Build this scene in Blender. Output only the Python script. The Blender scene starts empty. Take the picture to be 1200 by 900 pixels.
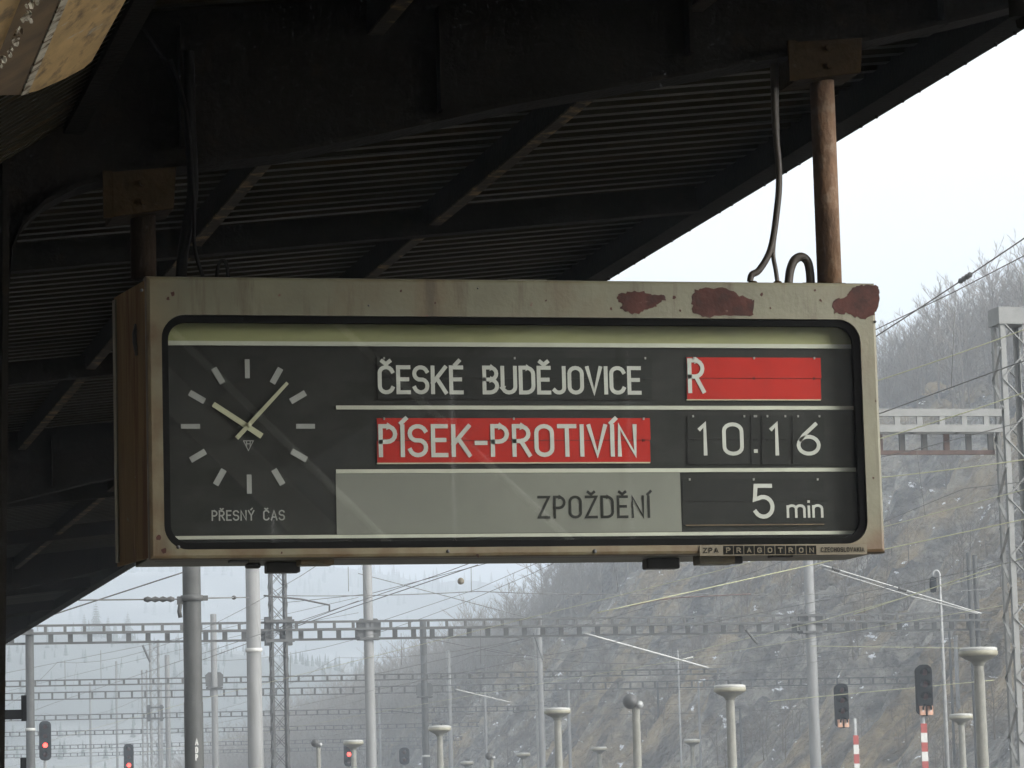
import bpy, bmesh, math, random
from mathutils import Vector, Matrix, noise as mnoise

# ------------------------------------------------------------------ camera, sky, sun, exposure
SC = bpy.context.scene
COL = SC.collection
F = 4000.0                                   # focal length in units of the 1200 px wide survey grid
TH, RHO = math.radians(13.5), 0.027          # heading right of the tracks, small roll of the hand-held camera
PIT = math.atan(497 * math.cos(RHO) / F)
EYE = Vector((0, 0, 1.65))
FW = Vector((math.sin(TH) * math.cos(PIT), math.cos(TH) * math.cos(PIT), math.sin(PIT)))
_r0 = Vector((math.cos(TH), -math.sin(TH), 0))
_u0 = _r0.cross(FW)
UP = _u0 * math.cos(RHO) + _r0 * math.sin(RHO)
RT = _r0 * math.cos(RHO) - _u0 * math.sin(RHO)
cam = bpy.data.cameras.new('camera')
cam.sensor_width = 36
cam.lens = F / 1200 * 36
cam.clip_start = 0.1
cam.clip_end = 6000
co = bpy.data.objects.new('camera', cam)
COL.objects.link(co)
co.matrix_world = Matrix(((RT.x, UP.x, -FW.x, EYE.x), (RT.y, UP.y, -FW.y, EYE.y), (RT.z, UP.z, -FW.z, EYE.z), (0, 0, 0, 1)))
SC.camera = co

SUN_EL, SUN_AZ = math.radians(27), math.radians(126)      # azimuth clockwise from +Y (the track direction)
world = bpy.data.worlds.new('World')
SC.world = world
world.use_nodes = True
wn = world.node_tree
wn.nodes.clear()
sky = wn.nodes.new('ShaderNodeTexSky')
sky.sky_type = 'NISHITA'
sky.sun_disc = False
sky.sun_elevation = SUN_EL
sky.sun_rotation = SUN_AZ
sky.altitude = 400
sky.air_density = 1.0
sky.dust_density = 6.0
sky.ozone_density = 1.0
hs = wn.nodes.new('ShaderNodeHueSaturation')             # an overcast sky: nearly colourless
hs.inputs['Saturation'].default_value = 0.05
bg = wn.nodes.new('ShaderNodeBackground')
bg.inputs['Strength'].default_value = 0.15
wo = wn.nodes.new('ShaderNodeOutputWorld')
wn.links.new(sky.outputs[0], hs.inputs['Color'])
wn.links.new(hs.outputs[0], bg.inputs['Color'])
wn.links.new(bg.outputs[0], wo.inputs['Surface'])
sl = bpy.data.lights.new('sun', 'SUN')
sl.energy = 0.5
sl.angle = math.radians(22)
sl.color = (1, 0.96, 0.9)
so = bpy.data.objects.new('sun', sl)
COL.objects.link(so)
sd = Vector((math.sin(SUN_AZ) * math.cos(SUN_EL), math.cos(SUN_AZ) * math.cos(SUN_EL), math.sin(SUN_EL)))
so.rotation_euler = sd.to_track_quat('Z', 'Y').to_euler()
SC.view_settings.view_transform = 'Standard'
SC.view_settings.look = 'None'
SC.view_settings.exposure = 1.85
SC.view_settings.gamma = 1
SC.view_settings.use_curve_mapping = False
SC.render.engine = 'CYCLES'
SC.cycles.max_bounces = 6
SC.cycles.diffuse_bounces = 3
SC.cycles.glossy_bounces = 2
SC.cycles.transmission_bounces = 2
SC.cycles.volume_bounces = 0

# ------------------------------------------------------------------ survey helpers
def ray(x, y):
    return FW * F + RT * (x - 600) - UP * (y - 450)
def at(x, y, Y):
    d = ray(x, y)
    return EYE + d * (Y / d.y)
def at_z(x, y, z):
    d = ray(x, y)
    return EYE + d * ((z - EYE.z) / d.z)
def ground_at(x, Y):
    p = at(x, 850, Y)
    return Vector((p.x, Y, -0.6))

# ------------------------------------------------------------------ materials
M = {}
def mat(name, col, rough=0.7, var=0.25, scale=6.0, metal=0.0, bump=0.0, bscale=40.0, col2=None, thr=None, stretch=(1, 1, 1), spec=0.4, coord='Object'):
    m = bpy.data.materials.new(name)
    m.use_nodes = True
    nt = m.node_tree
    b = nt.nodes['Principled BSDF']
    b.inputs['Roughness'].default_value = rough
    b.inputs['Metallic'].default_value = metal
    b.inputs['Specular IOR Level'].default_value = spec
    tc = nt.nodes.new('ShaderNodeTexCoord')
    mp = nt.nodes.new('ShaderNodeMapping')
    mp.inputs['Scale'].default_value = stretch
    nt.links.new(tc.outputs[coord], mp.inputs['Vector'])
    n = nt.nodes.new('ShaderNodeTexNoise')
    n.inputs['Scale'].default_value = scale
    n.inputs['Detail'].default_value = 5
    n.inputs['Roughness'].default_value = 0.62
    nt.links.new(mp.outputs[0], n.inputs['Vector'])
    r = nt.nodes.new('ShaderNodeValToRGB')
    c2 = col2 if col2 else tuple(c * (1 + var) for c in col)
    c1 = col if col2 else tuple(c * (1 - var) for c in col)
    lo, hi = thr if thr else (0.3, 0.7)
    r.color_ramp.elements[0].position = lo
    r.color_ramp.elements[1].position = hi
    r.color_ramp.elements[0].color = (*c1, 1)
    r.color_ramp.elements[1].color = (*c2, 1)
    nt.links.new(n.outputs['Fac'], r.inputs['Fac'])
    nt.links.new(r.outputs['Color'], b.inputs['Base Color'])
    if bump:
        n2 = nt.nodes.new('ShaderNodeTexNoise')
        n2.inputs['Scale'].default_value = bscale
        n2.inputs['Detail'].default_value = 5
        nt.links.new(mp.outputs[0], n2.inputs['Vector'])
        bp = nt.nodes.new('ShaderNodeBump')
        bp.inputs['Strength'].default_value = bump
        bp.inputs['Distance'].default_value = 0.02
        nt.links.new(n2.outputs['Fac'], bp.inputs['Height'])
        nt.links.new(bp.outputs['Normal'], b.inputs['Normal'])
    M[name] = m
    return m

def layer(m, col, scale, lo, hi, stretch=(1, 1, 1), seed=0.0, detail=5, coord='Object'):
    """lay stains or chips of another colour over a material's base colour"""
    nt = m.node_tree
    b = nt.nodes['Principled BSDF']
    src = b.inputs['Base Color'].links[0].from_socket
    tc = nt.nodes.new('ShaderNodeTexCoord')
    mp = nt.nodes.new('ShaderNodeMapping')
    mp.inputs['Scale'].default_value = stretch
    mp.inputs['Location'].default_value = (seed, seed * 1.7, seed * 0.3)
    n = nt.nodes.new('ShaderNodeTexNoise')
    n.inputs['Scale'].default_value = scale
    n.inputs['Detail'].default_value = detail
    n.inputs['Roughness'].default_value = 0.65
    mr = nt.nodes.new('ShaderNodeMapRange')
    mr.inputs['From Min'].default_value = lo
    mr.inputs['From Max'].default_value = hi
    mx = nt.nodes.new('ShaderNodeMix')
    mx.data_type = 'RGBA'
    nt.links.new(tc.outputs[coord], mp.inputs['Vector'])
    nt.links.new(mp.outputs[0], n.inputs['Vector'])
    nt.links.new(n.outputs['Fac'], mr.inputs['Value'])
    nt.links.new(mr.outputs[0], mx.inputs['Factor'])
    nt.links.new(src, mx.inputs['A'])
    mx.inputs['B'].default_value = (*col, 1)
    nt.links.new(mx.outputs['Result'], b.inputs['Base Color'])
    return m

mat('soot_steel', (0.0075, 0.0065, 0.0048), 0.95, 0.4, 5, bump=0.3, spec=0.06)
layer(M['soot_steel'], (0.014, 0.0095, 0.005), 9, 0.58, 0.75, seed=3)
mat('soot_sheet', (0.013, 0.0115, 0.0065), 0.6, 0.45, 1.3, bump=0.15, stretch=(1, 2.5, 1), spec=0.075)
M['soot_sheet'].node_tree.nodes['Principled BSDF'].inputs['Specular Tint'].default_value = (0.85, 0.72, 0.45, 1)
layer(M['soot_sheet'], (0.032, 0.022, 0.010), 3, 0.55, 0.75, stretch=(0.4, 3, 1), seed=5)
mat('purlin_lit_rust', (0.03, 0.024, 0.016), 0.95, 0.35, 6, bump=0.3, spec=0.1)  # patchy rust, with the flange's lit look put into its paler colour
layer(M['purlin_lit_rust'], (0.15, 0.105, 0.05), 5, 0.52, 0.62, stretch=(1, 1.2, 1), seed=2)
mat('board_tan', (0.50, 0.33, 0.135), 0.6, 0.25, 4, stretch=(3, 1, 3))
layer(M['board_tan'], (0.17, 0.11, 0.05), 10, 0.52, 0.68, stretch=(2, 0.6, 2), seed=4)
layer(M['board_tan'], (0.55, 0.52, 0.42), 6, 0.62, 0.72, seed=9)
mat('peeling_white', (0.50, 0.46, 0.36), 0.8, 0.3, 8)
layer(M['peeling_white'], (0.12, 0.08, 0.04), 14, 0.50, 0.58, seed=1)
mat('brown_paint', (0.13, 0.085, 0.04), 0.7, 0.35, 7)
# board paint: grey-cream enamel with rust weeping down it
mat('cream_paint', (0.108, 0.103, 0.064), 0.5, 0.14, 5, bump=0.06, bscale=60)
layer(M['cream_paint'], (0.09, 0.066, 0.033), 2.2, 0.54, 0.74, stretch=(1, 1, 0.7), seed=6)
layer(M['cream_paint'], (0.058, 0.045, 0.025), 16, 0.54, 0.70, stretch=(1, 1, 0.10), seed=2)
layer(M['cream_paint'], (0.10, 0.045, 0.03), 26, 0.70, 0.73, seed=8)
mat('rusted_paint', (0.14, 0.118, 0.07), 0.6, 0.22, 5, bump=0.06, bscale=60)      # the lower rim and left end, where rust water has run
layer(M['rusted_paint'], (0.17, 0.10, 0.042), 3.0, 0.46, 0.66, stretch=(1, 1, 1.6), seed=16)
layer(M['rusted_paint'], (0.16, 0.15, 0.11), 5.0, 0.54, 0.66, seed=26)
layer(M['rusted_paint'], (0.075, 0.04, 0.022), 22, 0.66, 0.71, seed=8)
mat('side_paint', (0.20, 0.135, 0.062), 0.85, 0.2, 3, stretch=(4, 4, 0.35), spec=0.12)
layer(M['side_paint'], (0.135, 0.07, 0.034), 6, 0.50, 0.64, stretch=(3, 3, 0.25), seed=2)
layer(M['side_paint'], (0.22, 0.20, 0.14), 14, 0.70, 0.74, seed=5)
mat('primer_red', (0.045, 0.0165, 0.012), 0.8, 0.35, 9, bump=0.12, bscale=30, spec=0.2)
layer(M['primer_red'], (0.028, 0.013, 0.010), 16, 0.50, 0.62, seed=4)
layer(M['primer_red'], (0.085, 0.055, 0.04), 22, 0.66, 0.72, stretch=(1, 1, 2), seed=14)
mat('rust_pipe', (0.115, 0.064, 0.033), 0.85, 0.4, 12, bump=0.4, stretch=(1, 1, 0.5))
layer(M['rust_pipe'], (0.16, 0.108, 0.068), 18, 0.52, 0.66, seed=4)
mat('rust_clamp', (0.021, 0.013, 0.0045), 0.95, 0.35, 10, bump=0.3, spec=0.08)
mat('shaded_pipe', (0.016, 0.0105, 0.006), 0.9, 0.4, 12, bump=0.4, stretch=(1, 1, 0.5), spec=0.08)  # darker copy of the rusty pipe: canopy shade put into the colour
mat('rubber', (0.006, 0.006, 0.0055), 0.9, 0.2, 20, spec=0.03)
mat('panel_black', (0.015, 0.015, 0.0135), 0.75, 0.25, 12, spec=0.12)
layer(M['panel_black'], (0.026, 0.026, 0.023), 4, 0.5, 0.8, stretch=(1, 1, 3), seed=7)
mat('flap_black', (0.011, 0.011, 0.010), 0.7, 0.2, 20, spec=0.1)
mat('flap_red', (0.33, 0.011, 0.006), 0.7, 0.14, 5, spec=0.1)
mat('panel_grey', (0.142, 0.143, 0.120), 0.8, 0.10, 3)
mat('ink_white', (0.40, 0.40, 0.36), 0.6, 0.08, 20)
mat('ink_dim', (0.25, 0.25, 0.235), 0.6, 0.08, 20)
mat('ink_grey', (0.018, 0.018, 0.016), 0.9, 0.1, 20, spec=0.05)
mat('hand_cream', (0.38, 0.37, 0.25), 0.5, 0.08, 10)
mat('olive_strip', (0.215, 0.215, 0.095), 0.6, 0.15, 3, stretch=(1, 1, 4))
mat('strip_white', (0.38, 0.38, 0.31), 0.55, 0.1, 4)
mat('plate_tan', (0.095, 0.08, 0.05), 0.7, 0.2, 10)
mat('plate_ink', (0.010, 0.0095, 0.008), 0.9, 0.2, 20, spec=0.04)
mat('cable_black', (0.007, 0.0065, 0.006), 0.9, 0.3, 12, spec=0.05)
mat('cable_brown', (0.035, 0.028, 0.020), 0.6, 0.3, 12)
mat('dark_metal', (0.045, 0.045, 0.042), 0.6, 0.3, 10)
mat('mast_dark', (0.032, 0.033, 0.030), 0.7, 0.25, 5, bump=0.2)
mat('mast_white', (0.145, 0.147, 0.142), 0.75, 0.12, 4, bump=0.15, stretch=(1, 1, 0.3))
layer(M['mast_white'], (0.12, 0.12, 0.11), 3, 0.55, 0.75, stretch=(2, 2, 0.3), seed=3)
mat('concrete', (0.145, 0.143, 0.122), 0.85, 0.18, 7, bump=0.3)
mat('galvanised', (0.22, 0.225, 0.22), 0.55, 0.2, 6, metal=0.2)
mat('gantry_steel', (0.048, 0.049, 0.046), 0.65, 0.25, 4)
mat('gantry_pale', (0.145, 0.148, 0.14), 0.65, 0.15, 4)
mat('gantry_rust', (0.075, 0.048, 0.038), 0.75, 0.35, 6)
mat('wire', (0.10, 0.10, 0.09), 0.6, 0.2, 1)
mat('wire_pale', (0.42, 0.42, 0.26), 0.6, 0.15, 1)
mat('wire_bright', (0.26, 0.265, 0.255), 0.45, 0.1, 1)
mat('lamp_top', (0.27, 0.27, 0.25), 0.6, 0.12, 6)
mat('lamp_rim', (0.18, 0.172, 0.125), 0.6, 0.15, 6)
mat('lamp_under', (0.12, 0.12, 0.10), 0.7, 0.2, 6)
mat('signal_black', (0.010, 0.011, 0.012), 0.9, 0.2, 8, spec=0.05)
mat('sig_red_paint', (0.19, 0.026, 0.020), 0.6, 0.15, 8)
mat('sig_white_paint', (0.34, 0.34, 0.32), 0.6, 0.1, 8)
mat('sig_orange', (0.36, 0.20, 0.13), 0.6, 0.2, 8)
mat('lens_dark', (0.05, 0.014, 0.011), 0.4, 0.2, 8)
mat('bark', (0.09, 0.08, 0.068), 0.9, 0.3, 3)
mat('twig', (0.17, 0.148, 0.122), 0.9, 0.2, 0.8)
mat('scrub_twig', (0.11, 0.085, 0.058), 0.9, 0.25, 0.5)
mat('spruce', (0.045, 0.06, 0.045), 0.9, 0.35, 0.6)
mat('asphalt', (0.075, 0.073, 0.068), 0.9, 0.25, 3, bump=0.4)
mat('ballast', (0.14, 0.125, 0.105), 0.95, 0.4, 9, bump=0.8, bscale=25)
mat('kerb_stone', (0.28, 0.27, 0.25), 0.9, 0.2, 5, bump=0.3)
mat('unseen_dark', (0.055, 0.058, 0.058), 0.7, 0.25, 2)
mat('shade_wall', (0.16, 0.14, 0.11), 0.9, 0.2, 1)
mat('reflection_mid', (0.42, 0.42, 0.39), 0.7, 0.25, 2)
mat('reflection_pale', (0.80, 0.80, 0.76), 0.6, 0.1, 2)
mat('far_wood', (0.085, 0.095, 0.09), 0.95, 0.4, 0.02)
layer(M['far_wood'], (0.20, 0.21, 0.205), 0.009, 0.50, 0.62, stretch=(1, 1, 3), seed=3)
# rock cutting: grey rock, straw-coloured dry grass, scrub, old snow in the ledges
rk = mat('rock_slope', (0.085, 0.08, 0.07), 0.95, 0.3, 0.45, col2=(0.33, 0.31, 0.27), thr=(0.36, 0.64), bump=1.0, bscale=1.4, stretch=(0.6, 1, 1))
rk.node_tree.nodes['Bump'].inputs['Distance'].default_value = 2.0
layer(rk, (0.42, 0.40, 0.36), 0.20, 0.60, 0.67, stretch=(0.5, 1.3, 0.8), seed=41)
layer(rk, (0.29, 0.225, 0.13), 0.06, 0.48, 0.56, stretch=(0.5, 1.2, 0.5), seed=11)
layer(rk, (0.075, 0.064, 0.048), 0.10, 0.52, 0.62, stretch=(0.6, 1, 0.6), seed=31)
def cracks(m, scale, width, col, stretch):
    nt = m.node_tree
    b = nt.nodes['Principled BSDF']
    src = b.inputs['Base Color'].links[0].from_socket
    tc = nt.nodes.new('ShaderNodeTexCoord'); mp = nt.nodes.new('ShaderNodeMapping'); mp.inputs['Scale'].default_value = stretch
    n = nt.nodes.new('ShaderNodeTexNoise'); n.inputs['Scale'].default_value = 0.5; n.inputs['Detail'].default_value = 4
    mul = nt.nodes.new('ShaderNodeVectorMath'); mul.operation = 'MULTIPLY_ADD'; mul.inputs[1].default_value = (3.0, 3.0, 3.0)
    v = nt.nodes.new('ShaderNodeTexVoronoi'); v.feature = 'DISTANCE_TO_EDGE'; v.inputs['Scale'].default_value = scale
    mr = nt.nodes.new('ShaderNodeMapRange'); mr.inputs['From Min'].default_value = 0.0; mr.inputs['From Max'].default_value = width
    mr.inputs['To Min'].default_value = 0.35; mr.inputs['To Max'].default_value = 0.0
    mx = nt.nodes.new('ShaderNodeMix'); mx.data_type = 'RGBA'
    L = nt.links.new
    L(tc.outputs['Object'], mp.inputs['Vector']); L(mp.outputs[0], n.inputs['Vector']); L(n.outputs['Color'], mul.inputs[0]); L(mp.outputs[0], mul.inputs[2])
    L(mul.outputs[0], v.inputs['Vector']); L(v.outputs['Distance'], mr.inputs['Value']); L(mr.outputs[0], mx.inputs['Factor'])
    L(src, mx.inputs['A']); mx.inputs['B'].default_value = (*col, 1); L(mx.outputs['Result'], b.inputs['Base Color'])
cracks(rk, 0.30, 0.14, (0.035, 0.033, 0.029), (0.5, 1.0, 1.5))
layer(rk, (0.80, 0.82, 0.85), 0.62, 0.648, 0.668, stretch=(1.5, 0.6, 2.0), seed=21)

def glass_mat():
    m = bpy.data.materials.new('dusty_glass')
    m.use_nodes = True
    nt = m.node_tree
    nt.nodes.clear()
    o = nt.nodes.new('ShaderNodeOutputMaterial')
    t = nt.nodes.new('ShaderNodeBsdfTransparent')
    t.inputs['Color'].default_value = (0.975, 0.985, 0.975, 1)
    g = nt.nodes.new('ShaderNodeBsdfGlossy')
    g.inputs['Roughness'].default_value = 0.02
    d = nt.nodes.new('ShaderNodeBsdfDiffuse')
    d.inputs['Color'].default_value = (0.5, 0.5, 0.44, 1)
    ge = nt.nodes.new('ShaderNodeNewGeometry')            # Schlick reflectance, the same from both sides of the sheet
    dp = nt.nodes.new('ShaderNodeVectorMath'); dp.operation = 'DOT_PRODUCT'
    nt.links.new(ge.outputs['Normal'], dp.inputs[0]); nt.links.new(ge.outputs['Incoming'], dp.inputs[1])
    def mth(op, x, y=0.0):
        k = nt.nodes.new('ShaderNodeMath'); k.operation = op
        for i, v in enumerate((x, y)):
            if isinstance(v, (int, float)): k.inputs[i].default_value = v
            else: nt.links.new(v, k.inputs[i])
        return k.outputs[0]
    sch = mth('ADD', mth('MULTIPLY', mth('POWER', mth('SUBTRACT', 1.0, mth('ABSOLUTE', dp.outputs['Value'])), 5.0), 0.96), 0.042)
    tc = nt.nodes.new('ShaderNodeTexCoord')
    n = nt.nodes.new('ShaderNodeTexNoise')
    n.inputs['Scale'].default_value = 5
    n.inputs['Detail'].default_value = 8
    mr = nt.nodes.new('ShaderNodeMapRange')
    mr.inputs['To Min'].default_value = 0.004
    mr.inputs['To Max'].default_value = 0.016
    m1 = nt.nodes.new('ShaderNodeMixShader')
    m2 = nt.nodes.new('ShaderNodeMixShader')
    L = nt.links.new
    L(tc.outputs['Object'], n.inputs['Vector'])
    L(n.outputs['Fac'], mr.inputs['Value'])
    L(mr.outputs[0], m1.inputs['Fac'])
    L(t.outputs[0], m1.inputs[1])
    L(d.outputs[0], m1.inputs[2])
    L(sch, m2.inputs['Fac'])
    L(m1.outputs[0], m2.inputs[1])
    L(g.outputs[0], m2.inputs[2])
    L(m2.outputs[0], o.inputs['Surface'])
    M['glass'] = m
glass_mat()
def glow(name, col, s):
    m = bpy.data.materials.new(name)
    m.use_nodes = True
    b = m.node_tree.nodes['Principled BSDF']
    b.inputs['Base Color'].default_value = (*col, 1)
    b.inputs['Emission Color'].default_value = (*col, 1)
    b.inputs['Emission Strength'].default_value = s
    M[name] = m
glow('lens_red', (1.0, 0.04, 0.03), 2.5)

# ------------------------------------------------------------------ mesh builder
class MB:
    def __init__(s):
        s.v, s.f, s.sm = [], [], []
    def add(s, vs, fs, smooth=False):
        o = len(s.v)
        s.v += [tuple(v) for v in vs]
        for f in fs:
            s.f.append(tuple(i + o for i in f))
            s.sm.append(smooth)
        return s
    def box(s, x0, x1, y0, y1, z0, z1):
        vs = [(x, y, z) for z in (z0, z1) for y in (y0, y1) for x in (x0, x1)]
        return s.add(vs, [(0, 2, 3, 1), (4, 5, 7, 6), (0, 1, 5, 4), (2, 6, 7, 3), (0, 4, 6, 2), (1, 3, 7, 5)])
    def bar(s, a, b, w, h=None, up=(0, 0, 1)):
        """square bar from a to b"""
        a, b = Vector(a), Vector(b)
        h = w if h is None else h
        d = (b - a).normalized()
        u = Vector(up)
        if abs(d.dot(u)) > 0.98:
            u = Vector((1, 0, 0))
        x = d.cross(u).normalized() * (w / 2)
        z = x.cross(d).normalized() * (h / 2)
        vs = [p + i * x + j * z for p in (a, b) for i, j in ((-1, -1), (1, -1), (1, 1), (-1, 1))]
        return s.add(vs, [(0, 1, 2, 3), (7, 6, 5, 4), (0, 4, 5, 1), (1, 5, 6, 2), (2, 6, 7, 3), (3, 7, 4, 0)])
    def tube(s, pts, r, n=6, caps=True):
        pts = [Vector(p) for p in pts]
        rs = r if isinstance(r, (list, tuple)) else [r] * len(pts)
        vs, fs = [], []
        prev = None
        for i, p in enumerate(pts):
            d = (pts[min(i + 1, len(pts) - 1)] - pts[max(i - 1, 0)]).normalized()
            if prev is None:
                x = d.orthogonal().normalized()
            else:
                x = (prev - d * prev.dot(d)).normalized()
            prev = x
            y = d.cross(x)
            for k in range(n):
                a = 2 * math.pi * k / n
                vs.append(p + (x * math.cos(a) + y * math.sin(a)) * rs[i])
        for i in range(len(pts) - 1):
            for k in range(n):
                a, b = i * n + k, i * n + (k + 1) % n
                fs.append((a, b, b + n, a + n))
        s.add(vs, fs, True)
        if caps:
            o = len(s.v) - len(vs)
            s.f.append(tuple(o + k for k in reversed(range(n)))); s.sm.append(False)
            s.f.append(tuple(o + len(vs) - n + k for k in range(n))); s.sm.append(False)
        return s
    def lathe(s, prof, c=(0, 0, 0), n=20, axis='z', smooth=True):
        vs, fs = [], []
        for r, h in prof:
            for k in range(n):
                a = 2 * math.pi * k / n
                if axis == 'z':
                    vs.append((c[0] + r * math.cos(a), c[1] + r * math.sin(a), c[2] + h))
                elif axis == 'y':
                    vs.append((c[0] + r * math.cos(a), c[1] + h, c[2] + r * math.sin(a)))
                else:
                    vs.append((c[0] + h, c[1] + r * math.cos(a), c[2] + r * math.sin(a)))
        for i in range(len(prof) - 1):
            for k in range(n):
                a, b = i * n + k, i * n + (k + 1) % n
                fs.append((a, b, b + n, a + n))
        return s.add(vs, fs, smooth)
    def prism(s, poly, y0, y1):
        """polygon given in x,z extruded along y"""
        n = len(poly)
        vs = [(x, y0, z) for x, z in poly] + [(x, y1, z) for x, z in poly]
        fs = [tuple(range(n)), tuple(reversed(range(n, 2 * n)))]
        fs += [(i, i + n, (i + 1) % n + n, (i + 1) % n) for i in range(n)]
        return s.add(vs, fs)
    def build(s, name, m, parent=None, bevel=0, fix=True, **props):
        me = bpy.data.meshes.new(name)
        me.from_pydata(s.v, [], s.f)
        me.polygons.foreach_set('use_smooth', s.sm)
        if fix:
            bm = bmesh.new()
            bm.from_mesh(me)
            bmesh.ops.recalc_face_normals(bm, faces=bm.faces)
            bm.to_mesh(me)
            bm.free()
        me.materials.append(M[m] if isinstance(m, str) else m)
        o = bpy.data.objects.new(name, me)
        COL.objects.link(o)
        if parent:
            o.parent = parent
        if bevel:
            b = o.modifiers.new('bevel', 'BEVEL')
            b.width = bevel
            b.segments = 2
            b.limit_method = 'ANGLE'
        for k, v in props.items():
            o[k] = v
        return o
def empty(name, loc, label, cat, group=None):
    o = bpy.data.objects.new(name, None)
    o.empty_display_size = 0.2
    COL.objects.link(o)
    o.location = loc
    return tag(o, label, cat, group)
def tag(o, label, cat, group=None):
    o['label'] = label
    o['category'] = cat
    if group:
        o['group'] = group
    return o
def kids(o):
    return [c for c in bpy.data.objects if c.parent == o]
def copy_tree(o, loc=None, parent=None, label=None):
    ch = kids(o)
    c = o.copy()
    COL.objects.link(c)
    c.parent = parent
    if loc is not None:
        c.location = loc
    if label:
        c['label'] = label
    for k in ch:
        copy_tree(k, None, c)
    return c
random.seed(7)

#@@GROUND
# ------------------------------------------------------------------ ground, platform
MB().add([(-2500, -300, -0.62), (2500, -300, -0.62), (2500, 3500, -0.62), (-2500, 3500, -0.62)], [(0, 1, 2, 3)]).build('ground', 'ballast', kind='structure')
pf = MB().box(-4.6, 5.0, -40, 220, -0.6, 0).build('platform', 'asphalt', kind='structure')
for i in range(60):
    MB().box(5.0, 5.35, -40 + i * 2, -40 + i * 2 + 1.985, -0.6, 0.004).build('kerb_slab', 'kerb_stone', pf)
for k, x in enumerate((7.0, 11.8, 16.6, 21.4, 26.2, 31.0)):
    t = MB()
    for s in (-1, 1):
        t.box(x + s * 0.75 - 0.035, x + s * 0.75 + 0.035, -40, 330, -0.47, -0.33)
        t.box(x + s * 0.75 - 0.07, x + s * 0.75 + 0.07, -40, 330, -0.5, -0.47)
    t.build('track', 'gantry_rust', kind='structure')

#@@CANOPY
# ------------------------------------------------------------------ platform canopy
GY = 10.72                                     # the frame that carries the board
SP = 4.2
Z0, RS = 1.65 + 2.29, 0.10                      # purlin underside: z = Z0 + RS * x
XE = 4.6
CY0, CY1 = -14.5, 62.0
can = empty('platform_canopy', (0.77, GY, 0), 'dark sooty steel platform canopy with corrugated roof and curved girders above the board', 'canopy')
def cb(mb, name, m, bevel=0, parent=None, **kw):
    ox, oy = 0.77, GY
    if not parent:
        mb.v = [(x - ox, y - oy, z) for x, y, z in mb.v]
    return mb.build(name, m, parent or can, bevel, **kw)
under = [(0.945, 3.33), (0.955, 3.44), (0.99, 3.52), (1.06, 3.59), (1.16, 3.645), (1.30, 3.69), (1.46, 3.715), (1.826, 3.764), (2.2, 3.85), (2.595, 3.945), (3.2, 4.06), (3.784, 4.18), (4.2, 4.28), (4.56, 4.38)]
def sheet_z(x):
    return Z0 + 0.14 + RS * abs(x)
def make_girder(Y):
    top = [(x, sheet_z(x) - 0.001) for x, z in reversed(under)]
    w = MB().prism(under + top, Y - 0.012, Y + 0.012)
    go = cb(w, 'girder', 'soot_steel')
    fl = MB()
    n = len(under)
    vs = []
    for y in (Y - 0.085, Y + 0.085):
        for x, z in under:
            vs.append((x, y, z)); vs.append((x, y, z - 0.014))
    fs = []
    for i in range(n - 1):
        a = 2 * i; b = a + 2; o = 2 * n
        fs += [(a, b, b + o, a + o), (a + 1, a + 1 + o, b + 1 + o, b + 1), (a, a + 1, b + 1, b), (a + o, b + o, b + 1 + o, a + 1 + o)]
    vs = [(x - 0.77, y - GY, z) for x, y, z in vs]
    f = MB().add(vs, fs)
    f.build('bottom_flange', 'soot_steel', go)
    for x in (1.5, 2.35, 3.2, 4.1):                                   # web stiffeners
        zb = [z for xx, z in under if xx <= x][-1]
        s = MB().box(x - 0.006, x + 0.006, Y - 0.075, Y - 0.013, zb + 0.06, sheet_z(x) - 0.06)
        s.v = [(a - 0.77, b - GY, c) for a, b, c in s.v]
        s.build('stiffener', 'soot_steel', go)
    # the left arm, a mirror image about the column
    und = [(1.54 - x, z) for x, z in under]
    tp = [(1.54 - x, sheet_z(x) - 0.02) for x, z in reversed(under)]
    cb(MB().prism(und + tp, Y - 0.012, Y + 0.012), 'girder', 'soot_steel')
    # column: two channels and cover plates
    c = MB().prism([(0.66, 0), (0.60, 3.4), (0.60, 4.1), (0.62, 4.1), (0.62, 3.4), (0.68, 0)], Y - 0.14, Y + 0.14).prism([(0.86, 0), (0.92, 3.4), (0.92, 4.1), (0.94, 4.1), (0.94, 3.4), (0.88, 0)], Y - 0.14, Y + 0.14).prism([(0.68, 0), (0.62, 3.4), (0.62, 4.1), (0.92, 4.1), (0.92, 3.4), (0.86, 0)], Y - 0.012, Y + 0.012)
    cb(c, 'column', 'soot_steel')
for Y in (GY - 3 * SP, GY, GY + 3 * SP, GY + 6 * SP, GY + 9 * SP):
    make_girder(Y)
for k in range(-6, 13):
    if k % 3 == 0:
        continue
    Y = GY + k * SP
    r = MB()
    for s in (1, -1):
        a = Vector((0.77 + s * 0.2, Y, Z0 + RS * 0.97 + 0.03)); b = Vector((0.77 + s * (XE - 0.9), Y, Z0 + RS * (XE - 0.13) + 0.03))
        r = MB().bar(a, b, 0.08, 0.12)
        cb(r, 'rafter', 'soot_steel')
for x in (1.18, 2.12, 3.21):
    for s in (1, -1):
        zb = Z0 + RS * x
        xx = 0.77 + s * (x - 0.77)
        p = MB()                                                     # channel purlin: web and two flanges
        p.box(xx - 0.004, xx + 0.004, CY0, CY1, zb + 0.02, zb + 0.128)
        p.box(xx + 0.004, xx + 0.055, CY0, CY1, zb + 0.120, zb + 0.128)
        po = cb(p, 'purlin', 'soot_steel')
        p = MB().box(xx - 0.002, xx + 0.050, CY0, CY1, zb + 0.012, zb + 0.019)
        p.v = [(a - 0.77, b - GY, c) for a, b, c in p.v]
        p.build('flange', 'purlin_lit_rust', po)
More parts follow.
